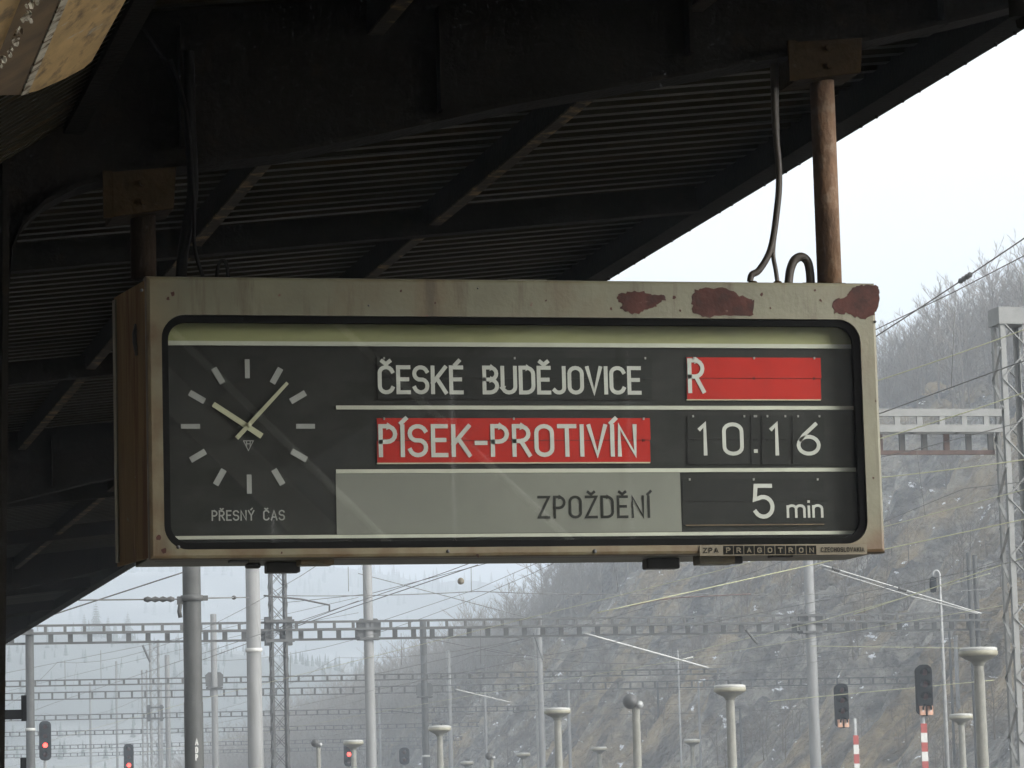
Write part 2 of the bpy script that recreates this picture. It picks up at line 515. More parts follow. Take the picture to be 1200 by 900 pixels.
def corrugated(x0, x1, zf, y0, y1, pitch=0.16, dep=0.045, nx=3, th=0.0):
    mb = MB()
    prof = []
    n = int(round((y1 - y0) / pitch))
    for i in range(n):
        y = y0 + i * pitch
        prof += [(y, 0), (y + pitch * 0.34, 0), (y + pitch * 0.44, dep), (y + pitch * 0.90, dep)]
    vs, fs = [], []
    for y, d in prof:
        for k in range(nx):
            x = x0 + (x1 - x0) * k / (nx - 1)
            vs.append((x, y, zf(x) + d))
    for i in range(len(prof) - 1):
        for k in range(nx - 1):
            a = i * nx + k
            fs.append((a, a + 1, a + nx + 1, a + nx))
    return mb.add(vs, fs)
# sheets laid in strips along the roof, each overlapping the next
yy = CY0
i = 0
rng = random.Random(3)
while yy < CY1:
    L = 0.16 * 11
    for s in (1, -1):
        lift = 0.004 * (i % 2) + rng.uniform(0, 0.003)
        zf = (lambda x, lift=lift: sheet_z(0.77 + abs(x - 0.77)) + lift) if s < 0 else (lambda x, lift=lift: sheet_z(x) + lift)
        xa, xb = (0.80, XE + 0.03) if s > 0 else (-3.1, 0.74)
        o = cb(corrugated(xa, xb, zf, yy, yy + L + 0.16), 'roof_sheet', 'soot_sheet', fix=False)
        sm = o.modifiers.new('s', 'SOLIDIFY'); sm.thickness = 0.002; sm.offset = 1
    yy += L
    i += 1
# eave: edge angle hanging below the sheets, with clip bolts under it
zl = 1.65 + 0.593 * XE
cb(MB().box(XE - 0.012, XE, CY0, CY1, zl, sheet_z(XE) + 0.06).box(XE - 0.09, XE - 0.012, CY0, CY1, zl, zl + 0.012).box(XE, XE + 0.035, CY0, CY1, zl + 0.004, zl + 0.020), 'edge_angle', 'soot_steel')
cb(MB().box(-3.06, -3.05, CY0, CY1, zl, sheet_z(XE) - 0.004), 'edge_angle', 'soot_steel')
yy = 8.0
j = 0
while yy < 46:
    yy += 0.19 if j % 2 else 0.31
    j += 1
    if rng.random() < 0.3:
        continue
    b = MB().lathe([(0.0, -0.013), (0.005, -0.012), (0.008, -0.006), (0.008, 0.0)], (XE + 0.017, yy, zl + 0.004), 6)
    cb(b, 'clip_bolt', 'soot_steel')
cb(MB().box(0.5, 1.04, CY0, CY1, 4.06, 4.075).box(0.5, 0.52, CY0, CY1, 4.075, 4.3).box(1.02, 1.04, CY0, CY1, 4.075, 4.3), 'valley_gutter', 'soot_steel')
# boxed casing beside the valley gutter in the near bay: corrugated side, boards and a trim rail
XA, ZA, SA = 1.127, 3.828, 0.63
def cas(px, py, off=0.0):
    """point of the casing plane z = ZA - SA (XA - x)"""
    d = ray(px, py)
    t = (ZA - off - SA * XA - EYE.z) / (d.z - SA * d.x)
    return EYE + d * t
cz = lambda x: ZA - SA * (XA - x)
cb(corrugated(0.80, XA, cz, 4.5, GY - 0.1, 0.075, 0.02, 2), 'casing_sheet', 'soot_sheet', fix=False)
def slab(pts, n, th):
    vs = [Vector(p) for p in pts] + [Vector(p) - Vector(n) * th for p in pts]
    k = len(pts)
    return MB().add(vs, [tuple(range(k)), tuple(reversed(range(k, 2 * k)))] + [(i, i + k, (i + 1) % k + k, (i + 1) % k) for i in range(k)])
nrm = Vector((SA, 0, -1)).normalized()
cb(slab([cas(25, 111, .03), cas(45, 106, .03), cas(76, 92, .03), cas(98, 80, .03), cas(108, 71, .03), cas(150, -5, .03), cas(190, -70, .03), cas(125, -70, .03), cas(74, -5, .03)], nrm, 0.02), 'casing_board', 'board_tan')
cb(slab([cas(25, 112, .036), cas(33, 110, .036), cas(82, -5, .036), cas(115, -70, .036), cas(105, -70, .036), cas(74, -5, .036)], nrm, 0.005), 'casing_trim', 'peeling_white')
cb(slab([cas(-10, 112, .032), cas(23, 111, .032), cas(72, -5, .032), cas(100, -70, .032), cas(60, -70, .032), cas(24, -5, .032), cas(-10, 60, .032)], nrm, 0.02), 'casing_rail', 'brown_paint')
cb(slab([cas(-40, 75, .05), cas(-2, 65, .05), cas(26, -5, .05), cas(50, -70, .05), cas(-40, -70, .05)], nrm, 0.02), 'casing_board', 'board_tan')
for q in range(26):
    t = rng.random()
    x, y = 5 + t * 40 + rng.uniform(-5, 5), 75 - t * 80 + rng.uniform(-6, 6)
    s = rng.uniform(1.5, 4)
    cb(slab([cas(x + s * math.cos(a + rng.uniform(-.3, .3)), y + 1.3 * s * math.sin(a), .066 + rng.uniform(0, .012)) for a in (0, 1.1, 2.2, 3.3, 4.5, 5.4)], nrm, 0.004), 'paint_flake', 'peeling_white')
cb(MB().box(XA - 0.01, XA + 0.05, 4.5, GY - 0.1, ZA - 0.03, ZA + 0.01).box(XA + 0.04, XA + 0.05, 4.5, GY - 0.1, ZA + 0.01, ZA + 0.2), 'casing_angle', 'soot_steel')

#@@BOARD
# ------------------------------------------------------------------ departure board
BX0, BX1, BZ0, BZ1, BY = 1.368, 3.792, 2.449, 3.345, 10.6
BD = 0.40
brd = empty('departure_board', ((BX0 + BX1) / 2, BY, BZ0), 'weathered cream railway departure board with clock and split-flap text, hung under the canopy', 'departure board')
BO = Vector(brd.location)
def S(px, py, dep=0.0):
    p = at(px, py, BY + dep)
    return p.x - BO.x, p.z - BO.z
def bb(mb, name, m, parent=None, bevel=0, **kw):
    return mb.build(name, m, parent or brd, bevel, **kw)
def rect(px0, py0, px1, py1, dep, thick=0.003, parent=None, name='strip', m='strip_white', bevel=0):
    a, b = S(px0, py1, dep), S(px1, py0, dep)
    c, d = S(px0, py0, dep), S(px1, py1, dep)
    x0, x1, z0, z1 = (a[0] + c[0]) / 2, (b[0] + d[0]) / 2, (a[1] + d[1]) / 2, (b[1] + c[1]) / 2
    return bb(MB().box(x0, x1, dep, dep + thick, z0, z1), name, m, parent, bevel)
hx = (BX1 - BX0) / 2
hh = BZ1 - BZ0
def rrect(x0, x1, z0, z1, r, n=8):
    pts = []
    for cx, cz_, a0 in ((x1 - r, z1 - r, 0), (x0 + r, z1 - r, 90), (x0 + r, z0 + r, 180), (x1 - r, z0 + r, 270)):
        for k in range(n + 1):
            a = math.radians(a0 + 90 * k / n)
            pts.append((cx + r * math.cos(a), cz_ + r * math.sin(a)))
    return pts
ox0, oz1 = S(189, 368); ox1, oz0 = S(1018, 641)
oz1b = S(1018, 375)[1]; oz0b = S(189, 640)[1]
ox0, ox1, oz0, oz1 = ox0, ox1, (oz0 + oz0b) / 2, (oz1 + oz1b) / 2
RAD = 0.075
def ring(outer, inner, yo, yi, inner_dep=0.0):
    """flat frame between an outer and an inner outline of equal point count, with an inner lip"""
    n = len(inner)
    vs = [(x, yo, z) for x, z in outer] + [(x, yi, z) for x, z in inner] + [(x, yi + inner_dep, z) for x, z in inner]
    fs = []
    for i in range(n):
        j = (i + 1) % n
        if outer[i] != outer[j]:
            fs.append((i, j, j + n, i + n))
        else:
            fs.append((i, j + n, i + n))
        if inner_dep:
            fs.append((i + n, j + n, j + 2 * n, i + 2 * n))
    return vs, fs
inn = rrect(ox0, ox1, oz0, oz1, RAD)
def corner_of(i):
    return ((hx - 0.012, hh - 0.012), (-hx + 0.012, hh - 0.012), (-hx + 0.012, 0.012), (hx - 0.012, 0.012))[i // 9]
out = [corner_of(i) for i in range(36)]
vs, fs = ring(out, inn, 0.0, 0.0, 0.02)
fm = MB().add(vs, fs)
# rolled edge and flange of the front cover
c4 = [(hx - 0.012, hh - 0.012), (-hx + 0.012, hh - 0.012), (-hx + 0.012, 0.012), (hx - 0.012, 0.012)]
e4 = [(hx, hh), (-hx, hh), (-hx, 0), (hx, 0)]
vv = [(x, 0.0, z) for x, z in c4] + [(x * 0.3 + X * 0.7, 0.004, z * 0.3 + Z * 0.7) for (x, z), (X, Z) in zip(c4, e4)] + [(x, 0.014, z) for x, z in e4] + [(x, 0.07, z) for x, z in e4]
ff = []
for q in range(3):
    for i in range(4):
        j = (i + 1) % 4
        ff.append((q * 4 + i, q * 4 + j, q * 4 + 4 + j, q * 4 + 4 + i))
fm.add(vv, ff)
frame = bb(fm, 'front_frame', 'cream_paint')
frame.data.materials.append(M['rusted_paint'])
def rust_mix():
    """cream enamel giving way to rusted paint at the lower rim and the left end, along a ragged line"""
    a, b = M['cream_paint'], M['rusted_paint']
    m = a.copy(); m.name = 'frame_paint'
    nt = m.node_tree
    bs = nt.nodes['Principled BSDF']
    src = bs.inputs['Base Color'].links[0].from_socket
    tc = nt.nodes.new('ShaderNodeTexCoord'); sp = nt.nodes.new('ShaderNodeSeparateXYZ'); n = nt.nodes.new('ShaderNodeTexNoise'); n2 = nt.nodes.new('ShaderNodeTexNoise')
    n.inputs['Scale'].default_value = 7; n.inputs['Detail'].default_value = 6
    n2.inputs['Scale'].default_value = 9; n2.inputs['Detail'].default_value = 6
    def mth(op, x, y):
        k = nt.nodes.new('ShaderNodeMath'); k.operation = op; k.use_clamp = False
        for i, v in enumerate((x, y)):
            if isinstance(v, (int, float)): k.inputs[i].default_value = v
            else: nt.links.new(v, k.inputs[i])
        return k.outputs[0]
    nt.links.new(tc.outputs['Object'], sp.inputs[0]); nt.links.new(tc.outputs['Object'], n.inputs['Vector']); nt.links.new(tc.outputs['Object'], n2.inputs['Vector'])
    wob = mth('MULTIPLY', mth('SUBTRACT', n.outputs['Fac'], 0.5), 0.16)
    low_ = mth('DIVIDE', mth('SUBTRACT', mth('ADD', wob, 0.07), sp.outputs['Z']), 0.05)
    left = mth('DIVIDE', mth('SUBTRACT', mth('ADD', wob, -1.10), sp.outputs['X']), 0.10)
    k = nt.nodes.new('ShaderNodeMath'); k.operation = 'MAXIMUM'; k.use_clamp = True
    nt.links.new(low_, k.inputs[0]); nt.links.new(left, k.inputs[1])
    cr = nt.nodes.new('ShaderNodeValToRGB')
    cr.color_ramp.elements[0].position = 0.36; cr.color_ramp.elements[0].color = (0.075, 0.041, 0.015, 1)
    cr.color_ramp.elements[1].position = 0.60; cr.color_ramp.elements[1].color = (0.125, 0.104, 0.058, 1)
    nt.links.new(n2.outputs['Fac'], cr.inputs['Fac'])
    mx = nt.nodes.new('ShaderNodeMix'); mx.data_type = 'RGBA'
    nt.links.new(mth('MULTIPLY', k.outputs[0], 0.85), mx.inputs['Factor']); nt.links.new(src, mx.inputs['A']); nt.links.new(cr.outputs[0], mx.inputs['B'])
    nt.links.new(mx.outputs['Result'], bs.inputs['Base Color'])
    return m
frame.data.materials.clear()
frame.data.materials.append(rust_mix())
# body: five sheets, open to the front
bx = hx - 0.006
b_ = MB()
b_.box(-bx, bx, BD - 0.004, BD, 0.006, hh - 0.006)
b_.box(-bx, bx, 0.06, BD - 0.004, hh - 0.010, hh - 0.006)
b_.box(-bx, bx, 0.06, BD - 0.004, 0.006, 0.010)
b_.box(bx - 0.004, bx, 0.06, BD - 0.004, 0.010, hh - 0.010)
bb(b_, 'housing', 'cream_paint')
FL = 0.055                                     # the left end plate splays outwards toward the back
def side(y0, y1, o0, o1, z0, z1, name, m):
    f = lambda y: -bx - FL * max(0, (y - 0.06)) / (BD - 0.06)
    v = [(f(y) - o, y, z) for z in (z0, z1) for y, o in ((y0, o0), (y1, o0), (y1, o1), (y0, o1))]
    return bb(MB().add(v, [(0, 1, 2, 3), (7, 6, 5, 4), (0, 4, 5, 1), (1, 5, 6, 2), (2, 6, 7, 3), (3, 7, 4, 0)]), name, m)
side(0.02, BD, -0.004, 0.004, 0.008, hh - 0.010, 'side_panel', 'side_paint')
side(0.19, 0.205, 0.0045, 0.008, 0.02, hh - 0.02, 'seam_strip', 'side_paint')
side(BD - 0.03, BD, 0.0045, 0.010, 0.02, hh - 0.02, 'seam_strip', 'cream_paint')
bb(MB().tube([(-bx - 0.020, 0.13, 0.66), (-bx - 0.028, 0.125, 0.70), (-bx - 0.028, 0.13, 0.73), (-bx - 0.020, 0.14, 0.76)], 0.007, 6), 'side_latch', 'dark_metal')
# rubber gasket
in2 = rrect(ox0 + 0.022, ox1 - 0.022, oz0 + 0.022, oz1 - 0.022, RAD - 0.018)
in0 = rrect(ox0 + 0.0005, ox1 - 0.0005, oz0 + 0.0005, oz1 - 0.0005, RAD)
vs, fs = ring(in0, in2, 0.006, 0.012, 0.02)
bb(MB().add(vs, fs), 'gasket', 'rubber')
bb(MB().box(ox0 + 0.004, ox1 - 0.004, 0.022, 0.026, oz0 + 0.004, oz1 - 0.004), 'glass_pane', 'glass')
# back panel and printed face
PD = 0.068
px0, px1 = ox0 - 0.02, min(ox1 + 0.02, hx - 0.012)
bb(MB().box(px0, px1, PD + 0.004, PD + 0.02, oz0 - 0.03, oz1 + 0.03), 'back_panel', 'panel_black')
bb(MB().box(px0, px0 + 0.012, 0.03, PD + 0.002, oz0 - 0.03, oz1 + 0.03).box(px1 - 0.012, px1, 0.03, PD + 0.002, oz0 - 0.03, oz1 + 0.03), 'inner_cheek', 'olive_strip')
rect(186, 368, 1020, 402, PD, 0.003, None, 'reflector_strip', 'olive_strip')
rect(186, 401.5, 1020, 406.5, PD - 0.004, 0.006, None, 'divider_strip')
rect(394, 475.5, 1020, 480, PD - 0.002, 0.005, None, 'divider_strip')
rect(394, 549, 1020, 553.5, PD - 0.002, 0.005, None, 'divider_strip')
rect(186, 625, 1020, 629, PD - 0.004, 0.006, None, 'divider_strip')
rect(186, 629.5, 1020, 650, PD, 0.003, None, 'sill_strip', 'rubber')
rect(394, 554, 798, 624.5, PD, 0.003, None, 'grey_panel', 'panel_grey')
# flap modules: an upper and a lower leaf meeting at a hinge line
def flap(x0, y0, x1, y1, m):
    ym = (y0 + y1) / 2
    o = rect(x0, y0, x1, ym - 0.35, PD - 0.003, 0.004, None, 'flap', m)
    u = rect(x0, ym + 0.35, x1, y1, PD - 0.003, 0.004, None, 'flap', m)
    for x in (x0 + 6, x1 - 6) if x1 - x0 < 100 else (x0 + 8, (x0 + x1) / 2, x1 - 8):
        cx, cz_ = S(x, y0 + 1.0, PD - 0.003)
        bb(MB().box(cx - 0.0025, cx + 0.0025, PD - 0.008, PD - 0.003, cz_ - 0.003, cz_ + 0.004), 'flap_clip', 'ink_dim', o)
        cx, cz_ = S(x, ym, PD - 0.003)
        bb(MB().box(cx - 0.003, cx - 0.0015, PD - 0.0045, PD - 0.003, cz_ - 0.005, cz_ + 0.005).box(cx + 0.0015, cx + 0.003, PD - 0.0045, PD - 0.003, cz_ - 0.005, cz_ + 0.005), 'hinge', 'flap_black', o)
    return o
flap(442, 419, 764, 468, 'flap_black')
flap(805, 419, 962, 468, 'flap_red')
flap(442, 490, 762, 542, 'flap_red')
for a, b in ((806, 878), (880, 890), (893, 926), (929, 966)):
    flap(a, 487, b, 544, 'flap_black')
flap(800, 561, 966, 614, 'flap_black')
rect(442, 541.8, 762, 543.2, PD - 0.005, 0.006, None, 'flap_stop', 'hand_cream')
rect(805, 468, 962, 469.2, PD - 0.005, 0.006, None, 'flap_stop', 'hand_cream')
rect(804, 614.4, 966, 615.4, PD - 0.005, 0.006, None, 'flap_stop', 'brown_paint')

# lettering: centre-line strokes swept with a pen, in the manner of narrow engineering letters
def arc(cx, cy, rx, ry, a0, a1, n=8):
    return [(cx + rx * math.cos(math.radians(a0 + (a1 - a0) * k / n)), cy + ry * math.sin(math.radians(a0 + (a1 - a0) * k / n))) for k in range(n + 1)]
W = 0.46
R2 = W / 2
G = {
 'C': (W, [arc(R2, 1 - R2, R2, R2, 15, 180) + arc(R2, R2, R2, R2, 180, 345)]),
 'E': (0.38, [[(0.38, 1), (0, 1), (0, 0), (0.38, 0)], [(0, 0.52), (0.33, 0.52)]]),
 'S': (W, [arc(R2, 1 - .24, R2, .24, 20, 180, 8) + arc(R2, .74, R2, .24, 180, 250, 4) + arc(R2, .28, R2, .24, 70, 0, 4) + arc(R2, .24, R2, .24, 0, -165, 9)]),
 'K': (0.46, [[(0, 0), (0, 1)], [(0.45, 1), (0.0, 0.38)], [(0.14, 0.57), (0.46, 0)]]),
 'B': (W, [[(0, 0), (0, 1), (0.22, 1)] + arc(.22, .76, .22, .24, 90, -90, 8) + [(0, .52)], [(.2, .52)] + arc(.2, .26, .26, .26, 90, -90, 8) + [(0, 0)]]),
 'U': (W, [[(0, 1), (0, R2)] + arc(R2, R2, R2, R2, 180, 360) + [(W, 1)]]),
 'D': (W, [[(0, 0), (0, 1), (0.2, 1)] + arc(.2, .74, .26, .26, 90, 0, 5) + arc(.2, .26, .26, .26, 0, -90, 5) + [(0, 0)]]),
 'J': (0.34, [[(0.34, 1), (0.34, .2)] + arc(.15, .19, .19, .19, 0, -150, 7)]),
 'O': (W, [arc(R2, 1 - R2, R2, R2, 0, 180) + arc(R2, R2, R2, R2, 180, 360) + [(W, 1 - R2)]]),
 'V': (0.48, [[(0, 1), (0.24, 0), (0.48, 1)]]),
 'I': (0.0, [[(0, 0), (0, 1)]]),
 'P': (0.42, [[(0, 0), (0, 1), (.18, 1)] + arc(.18, .73, .24, .27, 90, -90, 8) + [(0, .46)]]),
 'R': (0.44, [[(0, 0), (0, 1), (.18, 1)] + arc(.18, .74, .24, .26, 90, -90, 8) + [(0, .48)], [(.2, .48), (.44, 0)]]),
 'T': (0.46, [[(0, 1), (.46, 1)], [(.23, 1), (.23, 0)]]),
 'N': (W, [[(0, 0), (0, 1), (W, 0), (W, 1)]]),
 'Z': (0.44, [[(0, 1), (.44, 1), (0, 0), (.44, 0)]]),
 'Y': (0.48, [[(0, 1), (.24, .45), (.48, 1)], [(.24, .45), (.24, 0)]]),
 'A': (0.50, [[(0, 0), (.25, 1), (.5, 0)], [(.09, .3), (.41, .3)]]),
 'G': (W, [arc(R2, 1 - R2, R2, R2, 15, 180) + arc(R2, R2, R2, R2, 180, 360) + [(W, .5), (.26, .5)]]),
 'H': (W, [[(0, 0), (0, 1)], [(W, 0), (W, 1)], [(0, .52), (W, .52)]]),
 'L': (0.36, [[(0, 1), (0, 0), (.36, 0)]]),
 '-': (0.26, [[(0, .42), (.26, .42)]]),
 '0': (W, [arc(R2, 1 - R2, R2, R2, 0, 180) + arc(R2, R2, R2, R2, 180, 360) + [(W, 1 - R2)]]),
 '1': (0.14, [[(0, .84), (.14, 1), (.14, 0)]]),
 '6': (W, [[(.40, 1), (.12, .62)] + arc(R2, .29, R2, .29, 140, 500, 18)]),
 '5': (W, [[(.42, 1), (.05, 1), (.02, .56)] + arc(R2, .32, R2, .32, 120, -150, 14)]),
 '.': (0.0, [[(0, 0.0), (0, 0.10)]]),
 'm': (0.80, [[(0, 0), (0, .66)], [(0, .5)] + arc(.2, .52, .2, .2, 180, 0, 6) + [(.4, 0)], [(.4, .5)] + arc(.6, .52, .2, .2, 180, 0, 6) + [(.8, 0)]]),
 'i': (0.0, [[(0, 0), (0, .64)], [(0, .97), (0, .99)]]),
 'n': (0.42, [[(0, 0), (0, .66)], [(0, .48)] + arc(.21, .5, .21, .22, 180, 0, 7) + [(.42, 0)]]),
}
CAR = lambda w: [[(w / 2 - .13, 1.24), (w / 2, 1.12), (w / 2 + .13, 1.24)]]
ACU = lambda w: [[(w / 2 - .03, 1.11), (w / 2 + .10, 1.26)]]
for ch, base, acc in (('Č', 'C', CAR), ('Ě', 'E', CAR), ('Ž', 'Z', CAR), ('Ř', 'R', CAR), ('É', 'E', ACU), ('Í', 'I', ACU), ('Ý', 'Y', ACU)):
    w, st = G[base]
    G[ch] = (w, st + acc(w))
def pen(mb, pts, t, y):
    """flat ribbon of width t along pts in the x,z plane"""
    P = [Vector((p[0], p[1])) for p in pts]
    closed = (P[0] - P[-1]).length < 1e-6
    if closed:
        P = P[:-1]
    n = len(P)
    L, Rr = [], []
    for i in range(n):
        a = P[i - 1] if (i > 0 or closed) else None
        b = P[(i + 1) % n] if (i < n - 1 or closed) else None
        d1 = (P[i] - a).normalized() if a is not None else None
        d2 = (b - P[i]).normalized() if b is not None else None
        d1 = d1 or d2
        d2 = d2 or d1
        n1, n2 = Vector((-d1.y, d1.x)), Vector((-d2.y, d2.x))
        m = (n1 + n2)
        m = m.normalized() if m.length > 1e-4 else n1
        k = min(1.8, 1 / max(0.3, m.dot(n1)))
        e = P[i].copy()
        if not closed and i == 0:
            e -= d2 * t * 0.45
        if not closed and i == n - 1:
            e += d1 * t * 0.45
        L.append(e + m * (t / 2 * k)); Rr.append(e - m * (t / 2 * k))
    vs = [(p.x, y, p.y) for p in L] + [(p.x, y, p.y) for p in Rr]
    fs = [(i, i + n, (i + 1) % n + n, (i + 1) % n) for i in range(n if closed else n - 1)]
    mb.add(vs, fs)
def text(s, pl, pr, ptop, pbase, dep, thick, m, gap=0.22, parent=None, space=0.5, thin=1.0):
    x0, z0 = S(pl, pbase, dep); x1 = S(pr, pbase, dep)[0]
    z1 = S(pl, ptop, dep)[1]
    h = (z1 - z0) - thick
    adv, tot = [], 0
    for c in s:
        w = space if c == ' ' else G[c][0]
        adv.append((c, tot))
        tot += w + gap
    tot -= gap
    k = (x1 - x0 - thick) / (tot * h) if tot > 0.01 else 1
    mb = MB()
    q = 0
    for c, a in adv:
        if c == ' ':
            continue
        for st in G[c][1]:
            q += 1
            pen(mb, [(x0 + thick / 2 + (a + p[0]) * h * k, z0 + thick / 2 + p[1] * h) for p in st], thick, dep - 0.0012 - 0.00012 * (q % 4))
    return bb(mb, 'lettering', m, parent, fix=False)
PX = 0.0028
LD = PD - 0.004
text('ČESKÉ BUDĚJOVICE', 443, 752, 428, 462, LD, 0.0128, 'ink_white', 0.2, space=0.42)
text('R', 806.5, 827, 420, 461, LD, 0.0135, 'ink_white')
text('PÍSEK-PROTIVÍN', 444, 747, 497, 536, LD, 0.0138, 'ink_white', 0.21)
text('1', 819, 829, 495, 534, LD, 0.0125, 'ink_white')
text('0', 847, 872, 495, 534, LD, 0.0125, 'ink_white')
text('.', 883.5, 884.5, 526, 531, LD, 0.013, 'ink_white')
text('1', 903, 913, 495, 534, LD, 0.0125, 'ink_white')
text('6', 934, 962, 495, 534, LD, 0.0125, 'ink_white')
text('ZPOŽDĚNÍ', 630, 762, 581, 608, PD, 0.0090, 'ink_grey', 0.24)
text('5', 882, 908, 567, 608, LD, 0.0135, 'ink_white')
text('min', 922, 965, 586, 607, LD, 0.0085, 'ink_white', 0.22)
# clock
ck = bb(MB().lathe([(0.0, PD + 0.0025), (0.014, PD + 0.0025), (0.014, PD + 0.0045)], (S(291, 499, PD)[0], 0, S(291, 499, PD)[1]), 24, axis='y'), 'clock_face', 'panel_black')
ccx, ccz = S(291, 499.5, PD)
pxm = 1.0 / (S(391, 499, PD)[0] - ccx) * 100
for k in range(12):
    a = math.radians(90 - 30 * k)
    r1 = 78 / pxm
    r0 = (56 if k % 3 == 0 else 58) / pxm
    w = (5.5 if k % 3 == 0 else 7) / pxm
    d = Vector((math.cos(a), 0, math.sin(a)))
    y = PD + 0.0015
    bb(MB().bar(Vector((ccx, y, ccz)) + d * r0, Vector((ccx, y, ccz)) + d * r1, 0.003, w, up=(0, 1, 0)) if False else MB().bar(Vector((ccx, y, ccz)) + d * r0, Vector((ccx, y, ccz)) + d * r1, w, 0.003, up=(0, 1, 0)), 'hour_marker', 'ink_dim', ck)
def hand(ax, ay, bx_, by_, w0, w1, y, name):
    a, b = S(ax, ay, y), S(bx_, by_, y)
    A, B = Vector((a[0], y, a[1])), Vector((b[0], y, b[1]))
    d = (B - A).normalized()
    n = Vector((-d.z, 0, d.x))
    v = []
    for yy_ in (y, y + 0.003):
        o = Vector((0, yy_ - y, 0))
        v += [A - n * w0 + o, A + n * w0 + o, B + n * w1 + o, B - n * w1 + o]
    bb(MB().add(v, [(0, 1, 2, 3), (7, 6, 5, 4), (0, 4, 5, 1), (1, 5, 6, 2), (2, 6, 7, 3), (3, 7, 4, 0)]), name, 'hand_cream', ck)
hand(307, 511, 250, 473.5, 0.0090, 0.0082, PD - 0.008, 'hour_hand')
hand(277.5, 513.5, 337, 448.5, 0.0070, 0.0052, PD - 0.014, 'minute_hand')
bb(MB().lathe([(0, PD - 0.016), (0.008, PD - 0.016), (0.008, PD + 0.003)], (S(291, 499, PD)[0], 0, S(291, 499, PD)[1]), 12, axis='y'), 'hand_boss', 'hand_cream', ck)
em = MB()
def emp(pts):
    pen(em, [S(x, y, PD) for x, y in pts], 0.003, PD + 0.0018 - 0.0002 * (len(em.f) % 5))
emp([(285.5, 516.5), (297, 516.5), (291.2, 528), (285.5, 516.5)])
emp([(289, 517), (289, 523)]); emp([(293.3, 517), (293.3, 523)]); emp([(289, 520), (293.3, 520)])
bb(em, 'emblem', 'ink_dim', ck, fix=False)
text('PŘESNÝ ČAS', 248, 334, 598, 610.5, PD + 0.003, 0.0045, 'ink_dim', 0.24, parent=ck, space=0.45)
# maker's plate
def frect(x0, y0, x1, y1, dep, th, name, m, parent=None, bevel=0):
    return rect(x0, y0, x1, y1, dep, th, parent, name, m, bevel)
pl = frect(820, 638.5, 1016, 650.5, -0.004, 0.0036, 'nameplate', 'plate_tan')
text('ZPA', 824, 842, 642, 648, -0.0045, 0.0028, 'plate_ink', 0.3, parent=pl)
for k, c in enumerate('PRAGOTRON'):
    x = 848 + k * 12.2
    t = frect(x, 639.6 - k * 0.03, x + 11, 649.6 - k * 0.03, -0.0052, 0.0011, 'letter_tile', 'plate_ink', pl)
    text(c, x + 2.8, x + 8.2, 641.6, 647.8, -0.0055, 0.0034, 'plate_tan', parent=pl)
text('CZECHOSLOVAKIA', 962, 1013, 641.5, 647, -0.0045, 0.0024, 'plate_ink', 0.3, parent=pl)
# places where the enamel has come off down to red primer
def patch(pts, seed):
    rg = random.Random(seed)
    o = []
    for i in range(len(pts)):
        a, b = pts[i], pts[(i + 1) % len(pts)]
        for k in range(4):
            t = k / 4
            x, z = S(a[0] + (b[0] - a[0]) * t + rg.uniform(-1.5, 1.5), a[1] + (b[1] - a[1]) * t + rg.uniform(-1.5, 1.5), -0.001)
            o.append((x, z))
    bb(MB().prism(o, -0.0012, -0.0004), 'bare_primer', 'primer_red', frame)
patch([(725, 344), (736, 343), (750, 341), (765, 346), (779, 346), (779, 351), (770, 356), (768, 360), (755, 363), (750, 368), (738, 367), (727, 361), (729, 356), (723, 350)], 1)
patch([(813, 341), (822, 338), (840, 337), (855, 339), (866, 346), (881, 350), (884, 354), (882, 369), (868, 371), (850, 369), (826, 372), (813, 368), (811, 355)], 2)
patch([(1004, 335), (1016, 334), (1029, 335), (1030.5, 346), (1028, 362), (1024, 369), (1014, 373), (1001, 371), (992, 367), (978, 367), (974, 358), (980, 351), (992, 347), (996, 340)], 3)
rgp = random.Random(5)
for x, y, s in ((790, 349, 2.2), (797, 364, 1.5), (893, 345, 1.8), (903, 361, 1.3), (962, 352, 1.8), (955, 340, 1.2), (716, 362, 1.6), (203, 344, 3.0), (197, 350, 2.0), (640, 352, 1.2), (470, 341, 1.4), (510, 355, 1.1), (186, 630, 3.0), (192, 645, 3.5), (330, 648, 1.6), (560, 651, 2.0), (1024, 560, 1.5), (1026, 470, 1.2)):
    o_ = []
    for k in range(7):
        a = k * 0.9 + rgp.uniform(-.3, .3); rr = s * rgp.uniform(.5, 1.3)
        o_.append(S(x + rr * math.cos(a), y - rr * math.sin(a), -0.001))
    bb(MB().prism(o_, -0.0010, -0.0003), 'bare_primer', 'primer_red', frame)
for x, y, r in ((1025.5, 377, 1.7), (209, 641, 2.2), (525, 646, 2.2), (697, 646, 2.6), (166, 340, 2.0), (432, 358, 1.2), (560, 338, 1.0)):
    cx, cz_ = S(x, y, 0)
    bb(MB().lathe([(0.0, -0.004), (r * PX * 0.8, -0.0035), (r * PX, 0.0)], (cx, 0, cz_), 8, axis='y'), 'screw_head', 'dark_metal', frame)
